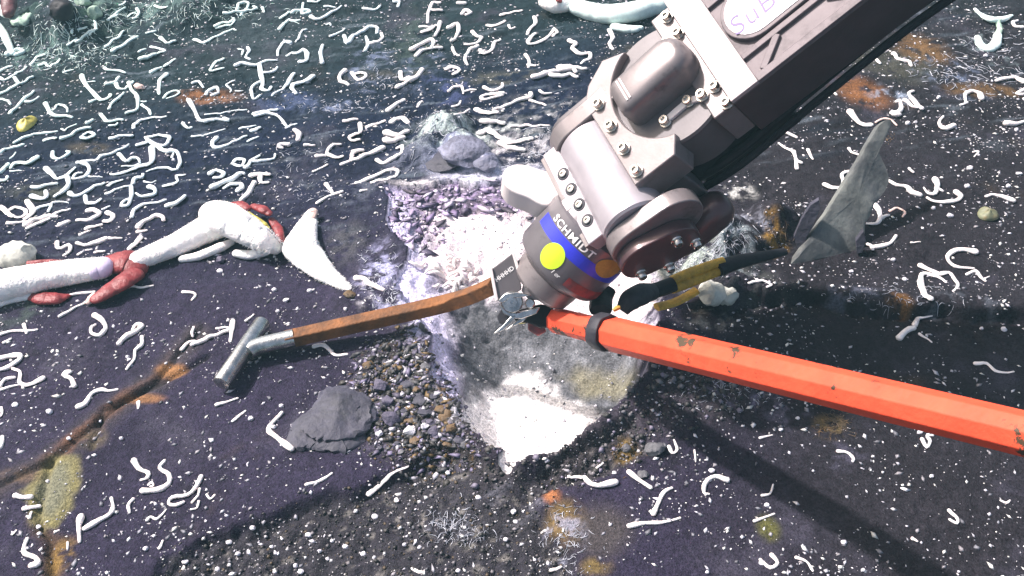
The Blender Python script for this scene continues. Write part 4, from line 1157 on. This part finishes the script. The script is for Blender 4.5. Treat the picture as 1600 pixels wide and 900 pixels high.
# fan-shaped shell, top left
g = T(36, 58); s_ = K * depth_of(g)
m = MB(); nR, nS = 9, 22
vv = []
for i in range(nR):
    for j in range(nS):
        f = i / (nR - 1); q = math.radians(200 + 150 * j / (nS - 1))
        r = f * 24 * (1 + .06 * math.cos(6 * q))
        lx = math.cos(q) * r * .82; ly = math.sin(q) * r
        h = (14 * math.sin(f * math.pi * .55) * (1 - .4 * abs(math.cos(q))) + 1.0 * math.sin(f * 30)) * s_
        base = G(36 + lx, 34 - ly, g[2])
        vv.append(base + np.array([0, 0, h + .02]))
nb = len(vv)
vv2 = [p - np.array([0, 0, .006]) for p in vv]
fs_ = []
for i in range(nR - 1):
    for j in range(nS - 1):
        a = i * nS + j; fs_.append((a, a + 1, a + nS + 1, a + nS)); fs_.append((nb + a, nb + a + nS, nb + a + nS + 1, nb + a + 1))
for j in range(nS - 1):
    a = (nR - 1) * nS + j; fs_.append((a, a + 1, nb + a + 1, nb + a))
for i in range(nR - 1):
    a = i * nS; fs_.append((a, a + nS, nb + a + nS, nb + a)); a = i * nS + nS - 1; fs_.append((a, nb + a, nb + a + nS, a + nS))
m.add(vv + vv2, fs_)
o = m.build('fan_shell', 'shell_green', None, angle=80); place(o, g)
tag(o, 'pale green fan-shaped shell with growth rings in the top left corner', 'shell')

# pale crescent animal, top right
cr = empty('crescent_animal', T(1545, 50), 'pale crescent-shaped soft animal with curled lower body near the top right', 'sea animal')
fat([(1523, 14, 5), (1533, 23, 9), (1548, 30, 14), (1566, 30, 13), (1581, 24, 5)], parent=cr, name='mantle', mt='worm_teal', squash=.6)
fat([(1558, 32, 9), (1562, 44, 8), (1560, 52, 10)], parent=cr, name='stalk', mt='shell_green')
fat([(1527, 58, 10), (1532, 70, 14), (1544, 76, 17), (1556, 68, 16), (1559, 54, 12)], parent=cr, name='foot', mt='worm_teal', squash=.6)

# leaf-shaped limpets
def leafy(px, py, lx, ly, ang, mt, label, name='leaf'):
    g = T(px, py); s_ = K * depth_of(g)
    m = MB(); rr = []
    for f, h in ((1.0, .0), (.98, .004), (.8, .009), (.5, .013), (.2, .015), (.02, .0155)):
        row = []
        for j in range(22):
            q = 2 * math.pi * j / 22
            a = lx * math.cos(q) * f; b = ly * math.sin(q) * f * (1 - .25 * math.cos(q))
            x = a * math.cos(ang) - b * math.sin(ang); y = a * math.sin(ang) + b * math.cos(ang)
            p = G(px + x, py - y, g[2]); row.append(p + np.array([0, 0, h * (1 + .2 * math.sin(3 * q)) + .003]))
        rr.append(row)
    m.rings(rr)
    o = m.build(name, mt, None, angle=80); place(o, g)
    tag(o, label, 'leaf')
leafy(43, 196, 18, 8, math.radians(28), 'leaf_yellow', 'small yellow oval leaf among white worms near the left edge')
leafy(1543, 338, 17, 9, math.radians(-14), 'leaf_olive', 'small olive brown oval leaf on dark rock at the right')

# ------------------------------------------------------------------ rocks
def blob_rock(outline, z0, h, name, mt, seed, jag=.004, top=.8, levels=7):
    """a rock from its footprint outline (world xy) with layered, broken sides"""
    c = np.mean(outline, 0); n = len(outline); rr = []
    for i in range(levels):
        f = i / (levels - 1)
        sc = (.90 + .10 * min(1, f * 2.5) - (1 - top) * f ** 4) * (1 - .025 * math.sin(f * 19 + seed))
        if i == levels - 1: sc *= .93
        row = []
        for j in range(n):
            p = c + (np.array(outline[j]) - c) * sc
            jn = mnoise.noise(Vector((p[0] * 40, p[1] * 40, f * 3 + seed)))
            row.append(np.array([p[0] + jn * jag, p[1] + jn * jag * .7, z0 + h * f * (1 + .25 * mnoise.noise(Vector((p[0] * 9, p[1] * 9, seed))))]))
        rr.append(row)
    zt_ = z0 + h
    for sc in (.75, .5, .25, .03):
        row = []
        for j in range(n):
            p = c + (np.array(outline[j]) - c) * sc * top * .93
            row.append(np.array([p[0], p[1], zt_ + .003 * (1 - sc) + .010 * mnoise.noise(Vector((p[0] * 14, p[1] * 14, seed))) + .004 * mnoise.noise(Vector((p[0] * 50, p[1] * 50, seed)))]))
        rr.append(row)
    m = MB(); m.rings(rr)
    return m.build(name, mt, None, angle=48)
ol_px = [(452, 668), (468, 650), (488, 634), (498, 612), (520, 603), (548, 603), (566, 612), (582, 626), (586, 648), (578, 668), (566, 690), (540, 704), (512, 702), (490, 698), (470, 702), (452, 690)]
dense = [tuple(p) for p in catmull(ol_px + [ol_px[0]], 4)[:-1]]
gb = T(515, 690)
slab_r = empty('slab_rock', gb, 'flat dark blue-grey slab rock with broken layered edge left of the rubble', 'rock')
def layer(px_out, z0, h, seed, jag, top):
    dn = [tuple(p) for p in catmull(px_out + [px_out[0]], 5)[:-1]]
    dn = [(x + random.uniform(-2.2, 2.2), y + random.uniform(-1.8, 1.8)) for x, y in dn]
    o_ = blob_rock([G(x, y + 3, z0 + h * .6)[:2] for x, y in dn], z0, h, 'layer', 'rock_dark', seed, jag, top)
    o_.data.transform(Matrix.Translation(-slab_r.location)); o_.parent = slab_r
    o_.data.set_sharp_from_angle(angle=math.radians(30))
layer(ol_px, gb[2] - .010, .018, 3.3, .010, .97)
layer([(470, 664), (490, 640), (502, 616), (524, 606), (552, 606), (576, 622), (583, 646), (574, 668), (548, 682), (512, 684), (484, 680)], gb[2] + .005, .014, 6.1, .009, .94)
layer([(498, 640), (508, 616), (530, 608), (552, 614), (560, 632), (548, 648), (520, 654)], gb[2] + .015, .009, 9.7, .006, .85)

# standing slab, right
b0 = T(1237, 412); b1 = T(1348, 388)
bx = (b1 - b0); bx /= np.linalg.norm(bx)
up_ = np.array([0.0, .70, .71]); up_ -= (up_ @ bx) * bx; up_ /= np.linalg.norm(up_)
pn = np.cross(bx, up_)
def on_plane(px, py):
    d = ray(px, py); t_ = ((b0 - CC) @ pn) / (d @ pn); return CC + d * t_
sl = [(1234, 414), (1250, 392), (1275, 356), (1298, 322), (1322, 282), (1342, 250), (1362, 214), (1378, 192), (1392, 187), (1390, 200), (1378, 222), (1374, 240), (1384, 262),
      (1388, 284), (1378, 304), (1366, 318), (1360, 334), (1352, 352), (1350, 372), (1344, 388), (1320, 396), (1290, 402), (1262, 408)]
sl = [(p[0] + random.uniform(-.5, .5), p[1] + random.uniform(-.5, .5)) for p in catmull(sl + [sl[0]], 3)[:-1]]
fr = [on_plane(*p) for p in sl]
cen = np.mean(fr, 0)
nn = pn if pn @ CN > 0 else -pn
rr = [[p - nn * .016 for p in fr], [p + nn * .001 for p in fr]]
for f in (.9, .7, .45, .2, .03):
    row = []
    for p in fr:
        q = cen + (p - cen) * f
        row.append(q + nn * (.002 + .002 * (1 - f) + .004 * mnoise.noise(Vector(q) * 14) + .0015 * mnoise.noise(Vector(q) * 60)))
    rr.append(row)
m = MB(); m.rings(rr)
o = m.build('standing_slab', 'slab', None, angle=30); place(o, (b0 + b1) / 2)
tag(o, 'tall thin grey plate of lava crust standing on edge right of the arm', 'rock')
def shard(pxs, th, mt, name, label, lean=.35):
    a0 = T(*pxs[0]); d = ray(*pxs[0])
    nrm = np.array([-.25, -1.0, lean]); nrm /= np.linalg.norm(nrm)
    P_ = [CC + ray(*p) * (((a0 - CC) @ nrm) / (ray(*p) @ nrm)) for p in pxs]
    c = np.mean(P_, 0)
    m = MB(); m.rings([[p - nrm * -th for p in P_], [p for p in P_], [c + (p - c) * .8 + nrm * th * .25 for p in P_], [c + (p - c) * .1 + nrm * th * .35 for p in P_]])
    o = m.build(name, mt, None, angle=25, bevel=.001); place(o, a0)
    tag(o, label, 'rock'); return o
shard([(1246, 386), (1240, 366), (1252, 338), (1266, 316), (1279, 308), (1281, 322), (1270, 346), (1260, 366), (1256, 388)], .02, 'rock_dark', 'blade_stone', 'small dark blade-shaped stone leaning left of the standing slab')
shard([(1338, 392), (1336, 372), (1348, 356), (1352, 372), (1346, 390)], .02, 'rock_dark', 'foot_stone', 'small dark stone at the right foot of the standing slab')

def lump(px, py, w, hgt, mt, name, label, cat='rock', seed=0, group=None, sub=2, zadd=0.0, kink=.35):
    g = T(px, py); s_ = K * depth_of(g)
    bm = bmesh.new(); bmesh.ops.create_icosphere(bm, subdivisions=sub, radius=1.0)
    rot = Matrix.Rotation(random.random() * 6.28, 3, 'Z')
    for v in bm.verts:
        n_ = mnoise.noise(v.co * 1.3 + Vector((seed * 3.1, seed, 0))) * kink + mnoise.noise(v.co * 3.1 + Vector((seed, 5, seed))) * kink * .5
        v.co = rot @ (v.co * (1 + n_))
        v.co = Vector((v.co.x * w * .5 * s_, v.co.y * w * .42 * s_, v.co.z * hgt * .5 * s_))
    me_ = bpy.data.meshes.new(name); bm.to_mesh(me_); bm.free()
    me_.materials.append(MATS[mt]); me_.shade_smooth(); me_.set_sharp_from_angle(angle=math.radians(38))
    o = bpy.data.objects.new(name, me_); COL.objects.link(o)
    o.location = (g[0], g[1], g[2] + hgt * .22 * s_ + zadd)
    o.rotation_euler = (random.uniform(-.35, .35), random.uniform(-.35, .35), 0)
    tag(o, label, cat, group); return o
for a in [(1108, 464, 44, 40, 'sponge', 'pale_lump', 'pale rounded sponge-like lump behind the orange pole, left one', 'sponge'),
          (1134, 468, 34, 36, 'sponge', 'pale_lump', 'pale rounded sponge-like lump behind the orange pole, right one', 'sponge'),
          (728, 240, 76, 24, 'rock_film', 'grey_boulder', 'blue-grey lumpy rock above the hollow, dark gap beneath', 'rock'),
          (690, 252, 72, 14, 'rock_dark', 'dark_boulder', 'low dark rock left of the blue-grey lumpy rock', 'rock'),
          (758, 260, 36, 18, 'rock_film', 'knobbly_stone', 'small knobbly grey stone right of the blue-grey rock', 'rock'),
          (1022, 704, 30, 20, 'rock_grey', 'grey_stone', 'grey angular stone on the bank right of the hollow', 'rock'),
          (978, 702, 15, 12, 'rock_grey', 'bank_pebble', 'small grey pebble left of the grey angular stone', 'rock'),
          (1005, 742, 18, 9, 'rock_grey', 'flat_chip', 'small grey chip between white worms below the grey stone', 'rock'),
          (98, 22, 38, 30, 'black', 'black_rock', 'black rock in worm field near the top left', 'rock'),
          (150, 24, 22, 24, 'shell_green', 'green_lump', 'pale green lump near the top left, right of the black rock', 'sponge'),
          (130, 6, 24, 18, 'shell_green', 'green_nodule', 'pale green nodule touching the top edge', 'sponge'),
          (218, 137, 17, 9, 'worm_pink', 'pink_nodule', 'small pale pink nodule among upper left worms', 'sponge'),
          (28, 405, 60, 40, 'sponge', 'pale_mat_clump', 'pale ragged clump above the large left tubeworm', 'sponge'),
          (345, 408, 14, 12, 'rock_purple', 'gap_stone', 'small blue-grey stone below the hairy tubeworm', 'rock'),
          (547, 461, 20, 8, 'rock_tan', 'amber_chip', 'small amber chip at the tip of the flared tube', 'rock')]:
    lump(*a, seed=a[0], sub=3)

# rubble beside the hollow
rub_info = []; peb_info = []
cols = {'rock_dark': 'dark', 'rock_purple': 'purple grey', 'rock_tan': 'tan', 'rock_white': 'white', 'rock_grey': 'grey'}
fixed = [(640, 676, 22, 30, 'rock_white'), (664, 668, 16, 22, 'rock_white'), (705, 672, 22, 30, 'rock_tan'), (698, 652, 34, 22, 'rock_tan'), (690, 640, 30, 14, 'rock_tan'),
         (612, 655, 36, 26, 'rock_purple'), (595, 605, 30, 34, 'rock_purple'), (606, 628, 26, 22, 'rock_purple'), (678, 676, 26, 16, 'rock_purple'),
         (563, 591, 15, 11, 'rock_dark'), (640, 658, 18, 12, 'rock_tan'), (690, 612, 18, 18, 'rock_tan'), (656, 626, 30, 12, 'rock_dark'), (640, 600, 34, 14, 'rock_dark'),
         (665, 645, 30, 14, 'rock_dark'), (700, 695, 24, 14, 'rock_tan'), (720, 690, 26, 16, 'rock_dark'), (592, 678, 16, 16, 'rock_white'), (575, 572, 20, 12, 'rock_tan')]
for i in range(46):
    q = random.random()
    fixed.append((random.uniform(585, 728), random.uniform(560, 712), random.uniform(9, 20), random.uniform(6, 13),
                  random.choice(['rock_dark', 'rock_dark', 'rock_grey', 'rock_purple', 'rock_tan', 'rock_dark'])))
for i, (x, y, w_, h_, mt) in enumerate(fixed):
    if y < 620 and x > 690: x -= 45
    big = 'large' if w_ > 24 else 'small'
    w_ *= .8; h_ *= .55
    o = lump(x, y, w_, h_, mt, 'rubble_stone', f'{big} {cols[mt]} stone in the rubble heap left of the hollow', 'rock', i, f'{big} {cols[mt]} rubble stones', sub=2, kink=.5)

    w8, d8 = where(x, y, {'flat slab rock': (530, 660), 'rusty bar': (630, 510), 'hollow rim': (725, 680)})
    rub_info.append((o, f'{big} {cols[mt]} rubble stone {w8}', d8))
single_out(rub_info)
# white pebbles on the gravel
peb = [(228, 858), (290, 878), (358, 848), (372, 866), (395, 826), (462, 885), (482, 836), (500, 862), (519, 846), (540, 855), (556, 800), (568, 866), (585, 872), (586, 808), (620, 783),
       (632, 852), (656, 856), (748, 778), (790, 844), (802, 800), (806, 816), (430, 894), (470, 894), (512, 874), (425, 855), (340, 890), (716, 893), (700, 740), (850, 700),
       (190, 686), (108, 686), (78, 644), (200, 559), (24, 633), (60, 824), (62, 835), (75, 753), (392, 655), (428, 668), (440, 635), (484, 455), (429, 454), (434, 487), (447, 470), (540, 484),
       (344, 424), (1450, 680), (1437, 676), (1455, 745), (1318, 848), (1348, 892), (1430, 192), (1418, 194), (1588, 204), (1515, 264), (1592, 272), (1575, 292), (1511, 292), (1458, 326), (1484, 338),
       (1395, 407), (1330, 425), (1413, 437), (1533, 514), (1568, 516), (1403, 62), (1540, 88), (1466, 154), (1220, 672), (1246, 654), (1198, 790), (1112, 736), (1190, 880), (1105, 895), (960, 740)]
for i, (x, y) in enumerate(peb):
    bot = y > 770
    side = ('in the bottom gravel' if bot and x < 900 else 'on the lower right rock' if y > 560 and x > 900 else 'on the upper right rock' if x > 1100 else 'on the left rock')
    o = lump(x, y, random.uniform(6, 11), random.uniform(5, 8), 'rock_white', 'white_pebble', f'small rounded white pebble lying {side}', 'pebble', i * 1.7, f'white pebbles {side}', sub=2, kink=.3)

    w8, d8 = where(x, y, LAND); peb_info.append((o, f'small rounded white pebble {w8}', d8))
single_out(peb_info)

# ------------------------------------------------------------------ uncountable small stuff
def scatter(n, box, size, pal, name, label, seed, dens=None, flat=.6, elong=1.0):
    r = np.random.default_rng(seed)
    x = r.uniform(box[0], box[1], n); y = r.uniform(box[2], box[3], n)
    if dens is not None:
        k = r.random(n) < dens(x, y); x = x[k]; y = y[k]
    n = len(x)
    s = size[0] * (size[1] / size[0]) ** (r.random(n) ** 2.2)
    z = hz(x, y) + s * .15
    base = np.array([[1, 0, 0], [-.2, 1, 0], [-1, -.1, 0], [.1, -1, 0], [.1, .05, 1], [0, 0, -.6]], float)
    tri = np.array([[0, 1, 4], [1, 2, 4], [2, 3, 4], [3, 0, 4], [1, 0, 5], [2, 1, 5], [3, 2, 5], [0, 3, 5]])
    V_ = base[None] * (1 + r.uniform(-.35, .35, (n, 6, 1)))
    V_[..., 2] *= flat
    V_[..., 0] *= (1 + (elong - 1) * r.random((n, 1)))
    a = r.uniform(0, 6.283, n); ca_, sa_ = np.cos(a)[:, None], np.sin(a)[:, None]
    X_ = V_[..., 0] * ca_ - V_[..., 1] * sa_; Y_ = V_[..., 0] * sa_ + V_[..., 1] * ca_
    P = np.stack([X_ * s[:, None] + x[:, None], Y_ * s[:, None] + y[:, None], V_[..., 2] * s[:, None] + z[:, None]], -1).reshape(-1, 3)
    Fc = (tri[None] + (np.arange(n) * 6)[:, None, None]).reshape(-1, 3)
    me = bpy.data.meshes.new(name)
    me.vertices.add(len(P)); me.vertices.foreach_set('co', P.astype(np.float32).ravel())
    me.loops.add(Fc.size); me.loops.foreach_set('vertex_index', Fc.astype(np.int32).ravel())
    me.polygons.add(len(Fc)); me.polygons.foreach_set('loop_start', (np.arange(len(Fc)) * 3).astype(np.int32))
    me.polygons.foreach_set('loop_total', np.full(len(Fc), 3, np.int32))
    me.update(calc_edges=True)
    pc_ = np.array(pal)[r.integers(0, len(pal), n)] * (1 + r.uniform(-.3, .15, (n, 1)))
    cv = np.repeat(np.clip(pc_, 0, .9), 6, axis=0)
    c_ = me.color_attributes.new('col', 'FLOAT_COLOR', 'POINT')
    c_.data.foreach_set('color', np.concatenate([cv, np.ones((len(cv), 1))], 1).astype(np.float32).ravel())
    me.materials.append(MATS['fleck'])
    o = bpy.data.objects.new(name, me); COL.objects.link(o)
    tag(o, label, name.split('_')[-1], kind='stuff')
    return o

WH = [(.75, .72, .74), (.62, .60, .66), (.40, .39, .43), (.74, .72, .68), (.22, .22, .25), (.13, .13, .15), (.30, .28, .30)]
def d_white(x, y):
    return np.clip(.38 + 1.35 * fbm(x * 5, y * 5, 4, 301, .65) + .35 * fbm(x * 28, y * 28, 2, 303), .05, 1)
scatter(72000, (-1.75, 1.75, .66, 3.0), (.0008, .0046), WH, 'shell_grit', 'fine white shell grit sprinkled over the dark rock', 401, d_white, elong=2.2)
def in_poly(poly, soft=.03):
    def f(x, y):
        d, _ = seg_dist(x, y, poly, True); s = np.where(inside(x, y, poly), d, -d)
        return sstep(-soft, soft, s)
    return f
DK = [(.03, .03, .03), (.05, .047, .045), (.02, .02, .024), (.08, .075, .08), (.16, .15, .16), (.07, .05, .03), (.025, .025, .025), (.5, .49, .5)]
bb = lambda p: (min(q[0] for q in p) - .05, max(q[0] for q in p) + .05, min(q[1] for q in p) - .05, max(q[1] for q in p) + .05)
scatter(10000, bb(gravel), (.0009, .0050), DK, 'bottom_gravel', 'dark broken gravel in the hollow along the bottom edge', 403, in_poly(gravel), .7)
RB = [(.03, .028, .025), (.05, .045, .04), (.09, .08, .12), (.13, .085, .035), (.04, .04, .045), (.07, .07, .075), (.03, .03, .03), (.40, .39, .43), (.16, .14, .22)]
scatter(12000, bb(rub), (.0012, .0070), RB, 'rubble_debris', 'small broken rubble flakes left of the hollow', 405, in_poly(rub, .05), .45, 2.4)
scatter(4200, bb(bank), (.002, .008), DK[:5] + [(.2, .18, .24)], 'bank_gravel', 'dark broken gravel on the bank right of the hollow', 407, in_poly(bank, .05), .7)
PK = [(.88, .80, .80), (.86, .78, .80), (.78, .68, .76), (.88, .84, .82)]
def d_pink(x, y):
    i = np.clip(np.searchsorted(XS, x) - 1, 0, len(XS) - 1); j = np.clip(np.searchsorted(YS, y) - 1, 0, len(YS) - 1)
    return pinkm[j, i] * .8
scatter(1500, bb(rim), (.0015, .007), PK, 'pale_rubble', 'pink white crumbled rubble on the back slope of the hollow', 409, d_pink, .6, 1.6)
TP = [(.10, .08, .13), (.20, .15, .26), (.06, .05, .07), (.40, .32, .48), (.55, .48, .58)]
def d_top(x, y):
    i = np.clip(np.searchsorted(XS, x) - 1, 0, len(XS) - 1); j = np.clip(np.searchsorted(YS, y) - 1, 0, len(YS) - 1)
    return topband[j, i]
scatter(6500, bb(rim), (.002, .011), TP, 'strata_rubble', 'dark purple broken strata along the back edge of the hollow', 411, d_top, .28, 3.4)

# thin filaments of film over the coloured patches
def strands(spots, name, label, seed, mt='filament'):
    R_ = random.Random(seed); m = MB()
    for (px, py, rx, ry, n, ln) in spots:
        for _ in range(n):
            x = R_.gauss(px, rx * .55); y = R_.gauss(py, ry * .55)
            g = T(x, y); s_ = K * depth_of(g)
            a = R_.uniform(0, 6.28); L = ln * .62 * s_ * R_.uniform(.4, 1.2); b = R_.uniform(-1.6, 1.6); wd = R_.uniform(.28, .62) * s_
            pts = []
            px_, py_ = g[0], g[1]
            for i in range(5):
                z = hz1(px_, py_) + wd * 1.2 + .0015 * math.sin(i / 4 * math.pi) * R_.random()
                pts.append((px_, py_, z)); px_ += math.cos(a) * L / 4; py_ += math.sin(a) * L / 4; a += b / 4
            m.tube(pts, [wd * .5, wd * .8, wd * .8, wd * .7, wd * .3], 3)
    o = m.build(name, mt, None, smooth=False); tag(o, label, 'film', kind='stuff'); return o
strands([(700, 205, 70, 34, 170, 26), (760, 270, 90, 22, 200, 24), (590, 430, 34, 44, 110, 22), (655, 520, 20, 40, 60, 18), (700, 820, 34, 26, 110, 22), (885, 835, 30, 44, 110, 20),
         (740, 835, 40, 20, 60, 18), (1080, 405, 70, 34, 140, 24), (1140, 375, 50, 34, 90, 22), (1490, 120, 60, 34, 90, 26), (1550, 90, 60, 50, 70, 34), (1150, 610, 60, 26, 90, 16), (600, 100, 40, 40, 60, 20),
         (470, 270, 50, 60, 70, 18), (530, 165, 70, 12, 70, 16), (620, 470, 24, 26, 60, 18), (850, 230, 70, 30, 90, 26), (1400, 465, 90, 26, 60, 18)],
        'pale_filaments', 'pale thin bacterial filaments matted over rock round the hollow', 501)
strands([(1300, 662, 26, 22, 130, 16), (1208, 368, 24, 22, 60, 14), (975, 706, 22, 22, 50, 14), (1390, 215, 12, 8, 26, 10)], 'amber_filaments', 'amber thread tufts on the dark rock', 503, 'rock_tan')
strands([(90, 60, 80, 40, 150, 22), (220, 25, 110, 26, 190, 20), (60, 95, 60, 22, 80, 20), (360, 15, 90, 20, 90, 18), (140, 85, 60, 22, 80, 18)], 'green_growth', 'pale green fine growth matted over the top left rock', 505, 'worm_teal')
# worm tangles on the back slope of the hollow
spots = [(672, 418, 14, 14), (690, 432, 16, 14), (712, 424, 18, 12), (700, 446, 14, 10), (735, 430, 18, 12), (720, 450, 14, 8)]
R_ = random.Random(77); m = MB()
for (px, py, rx, ry) in spots:
    for _ in range(5):
        x = R_.gauss(px, rx * .6); y = R_.gauss(py, ry * .6); g = T(x, y); s_ = K * depth_of(g)
        a = R_.uniform(0, 6.28); b = R_.uniform(-2.2, 2.2); L = R_.uniform(14, 30) * s_; pts = []; cx, cy = g[0], g[1]
        for i in range(8):
            pts.append((cx, cy, hz1(cx, cy) + (3.0 + 4 * math.sin(i / 7 * 3.1)) * s_)); cx += math.cos(a) * L / 7; cy += math.sin(a) * L / 7; a += b / 7
        m.tube(pts, [s_ * q for q in (1.8, 2.6, 3, 3, 2.8, 2.4, 2, 1.2)], 7)
o = m.build('worm_tangle', 'worm', None, angle=70); tag(o, 'tangle of pale worms on the pink white slope inside the hollow', 'worms', kind='stuff')

# ------------------------------------------------------------------ the water
hm = MB()
F0 = Frame(np.zeros(3), np.array([1., 0, 0]), np.array([0, 1., 0]), np.array([0, 0, 1.]), 1.0)
zlo = float(Z.min()) - 1.0
hm.box(F0, -31.5, 31.5, -22, 48, zlo, 1.75)
mh = bpy.data.materials.new('water'); mh.use_nodes = True
nt = mh.node_tree; nt.nodes.remove(nt.nodes['Principled BSDF'])
pv = nt.nodes.new('ShaderNodeVolumePrincipled')
pv.inputs['Color'].default_value = (.34, .66, .74, 1)
pv.inputs['Density'].default_value = HAZE
pv.inputs['Anisotropy'].default_value = 0.2
nt.links.new(pv.outputs['Volume'], nt.nodes['Material Output'].inputs['Volume'])
MATS['water'] = mh
o = hm.build('haze', 'water', None, smooth=False)
tag(o, 'slightly milky blue green sea water filling the scene', 'haze', kind='stuff')
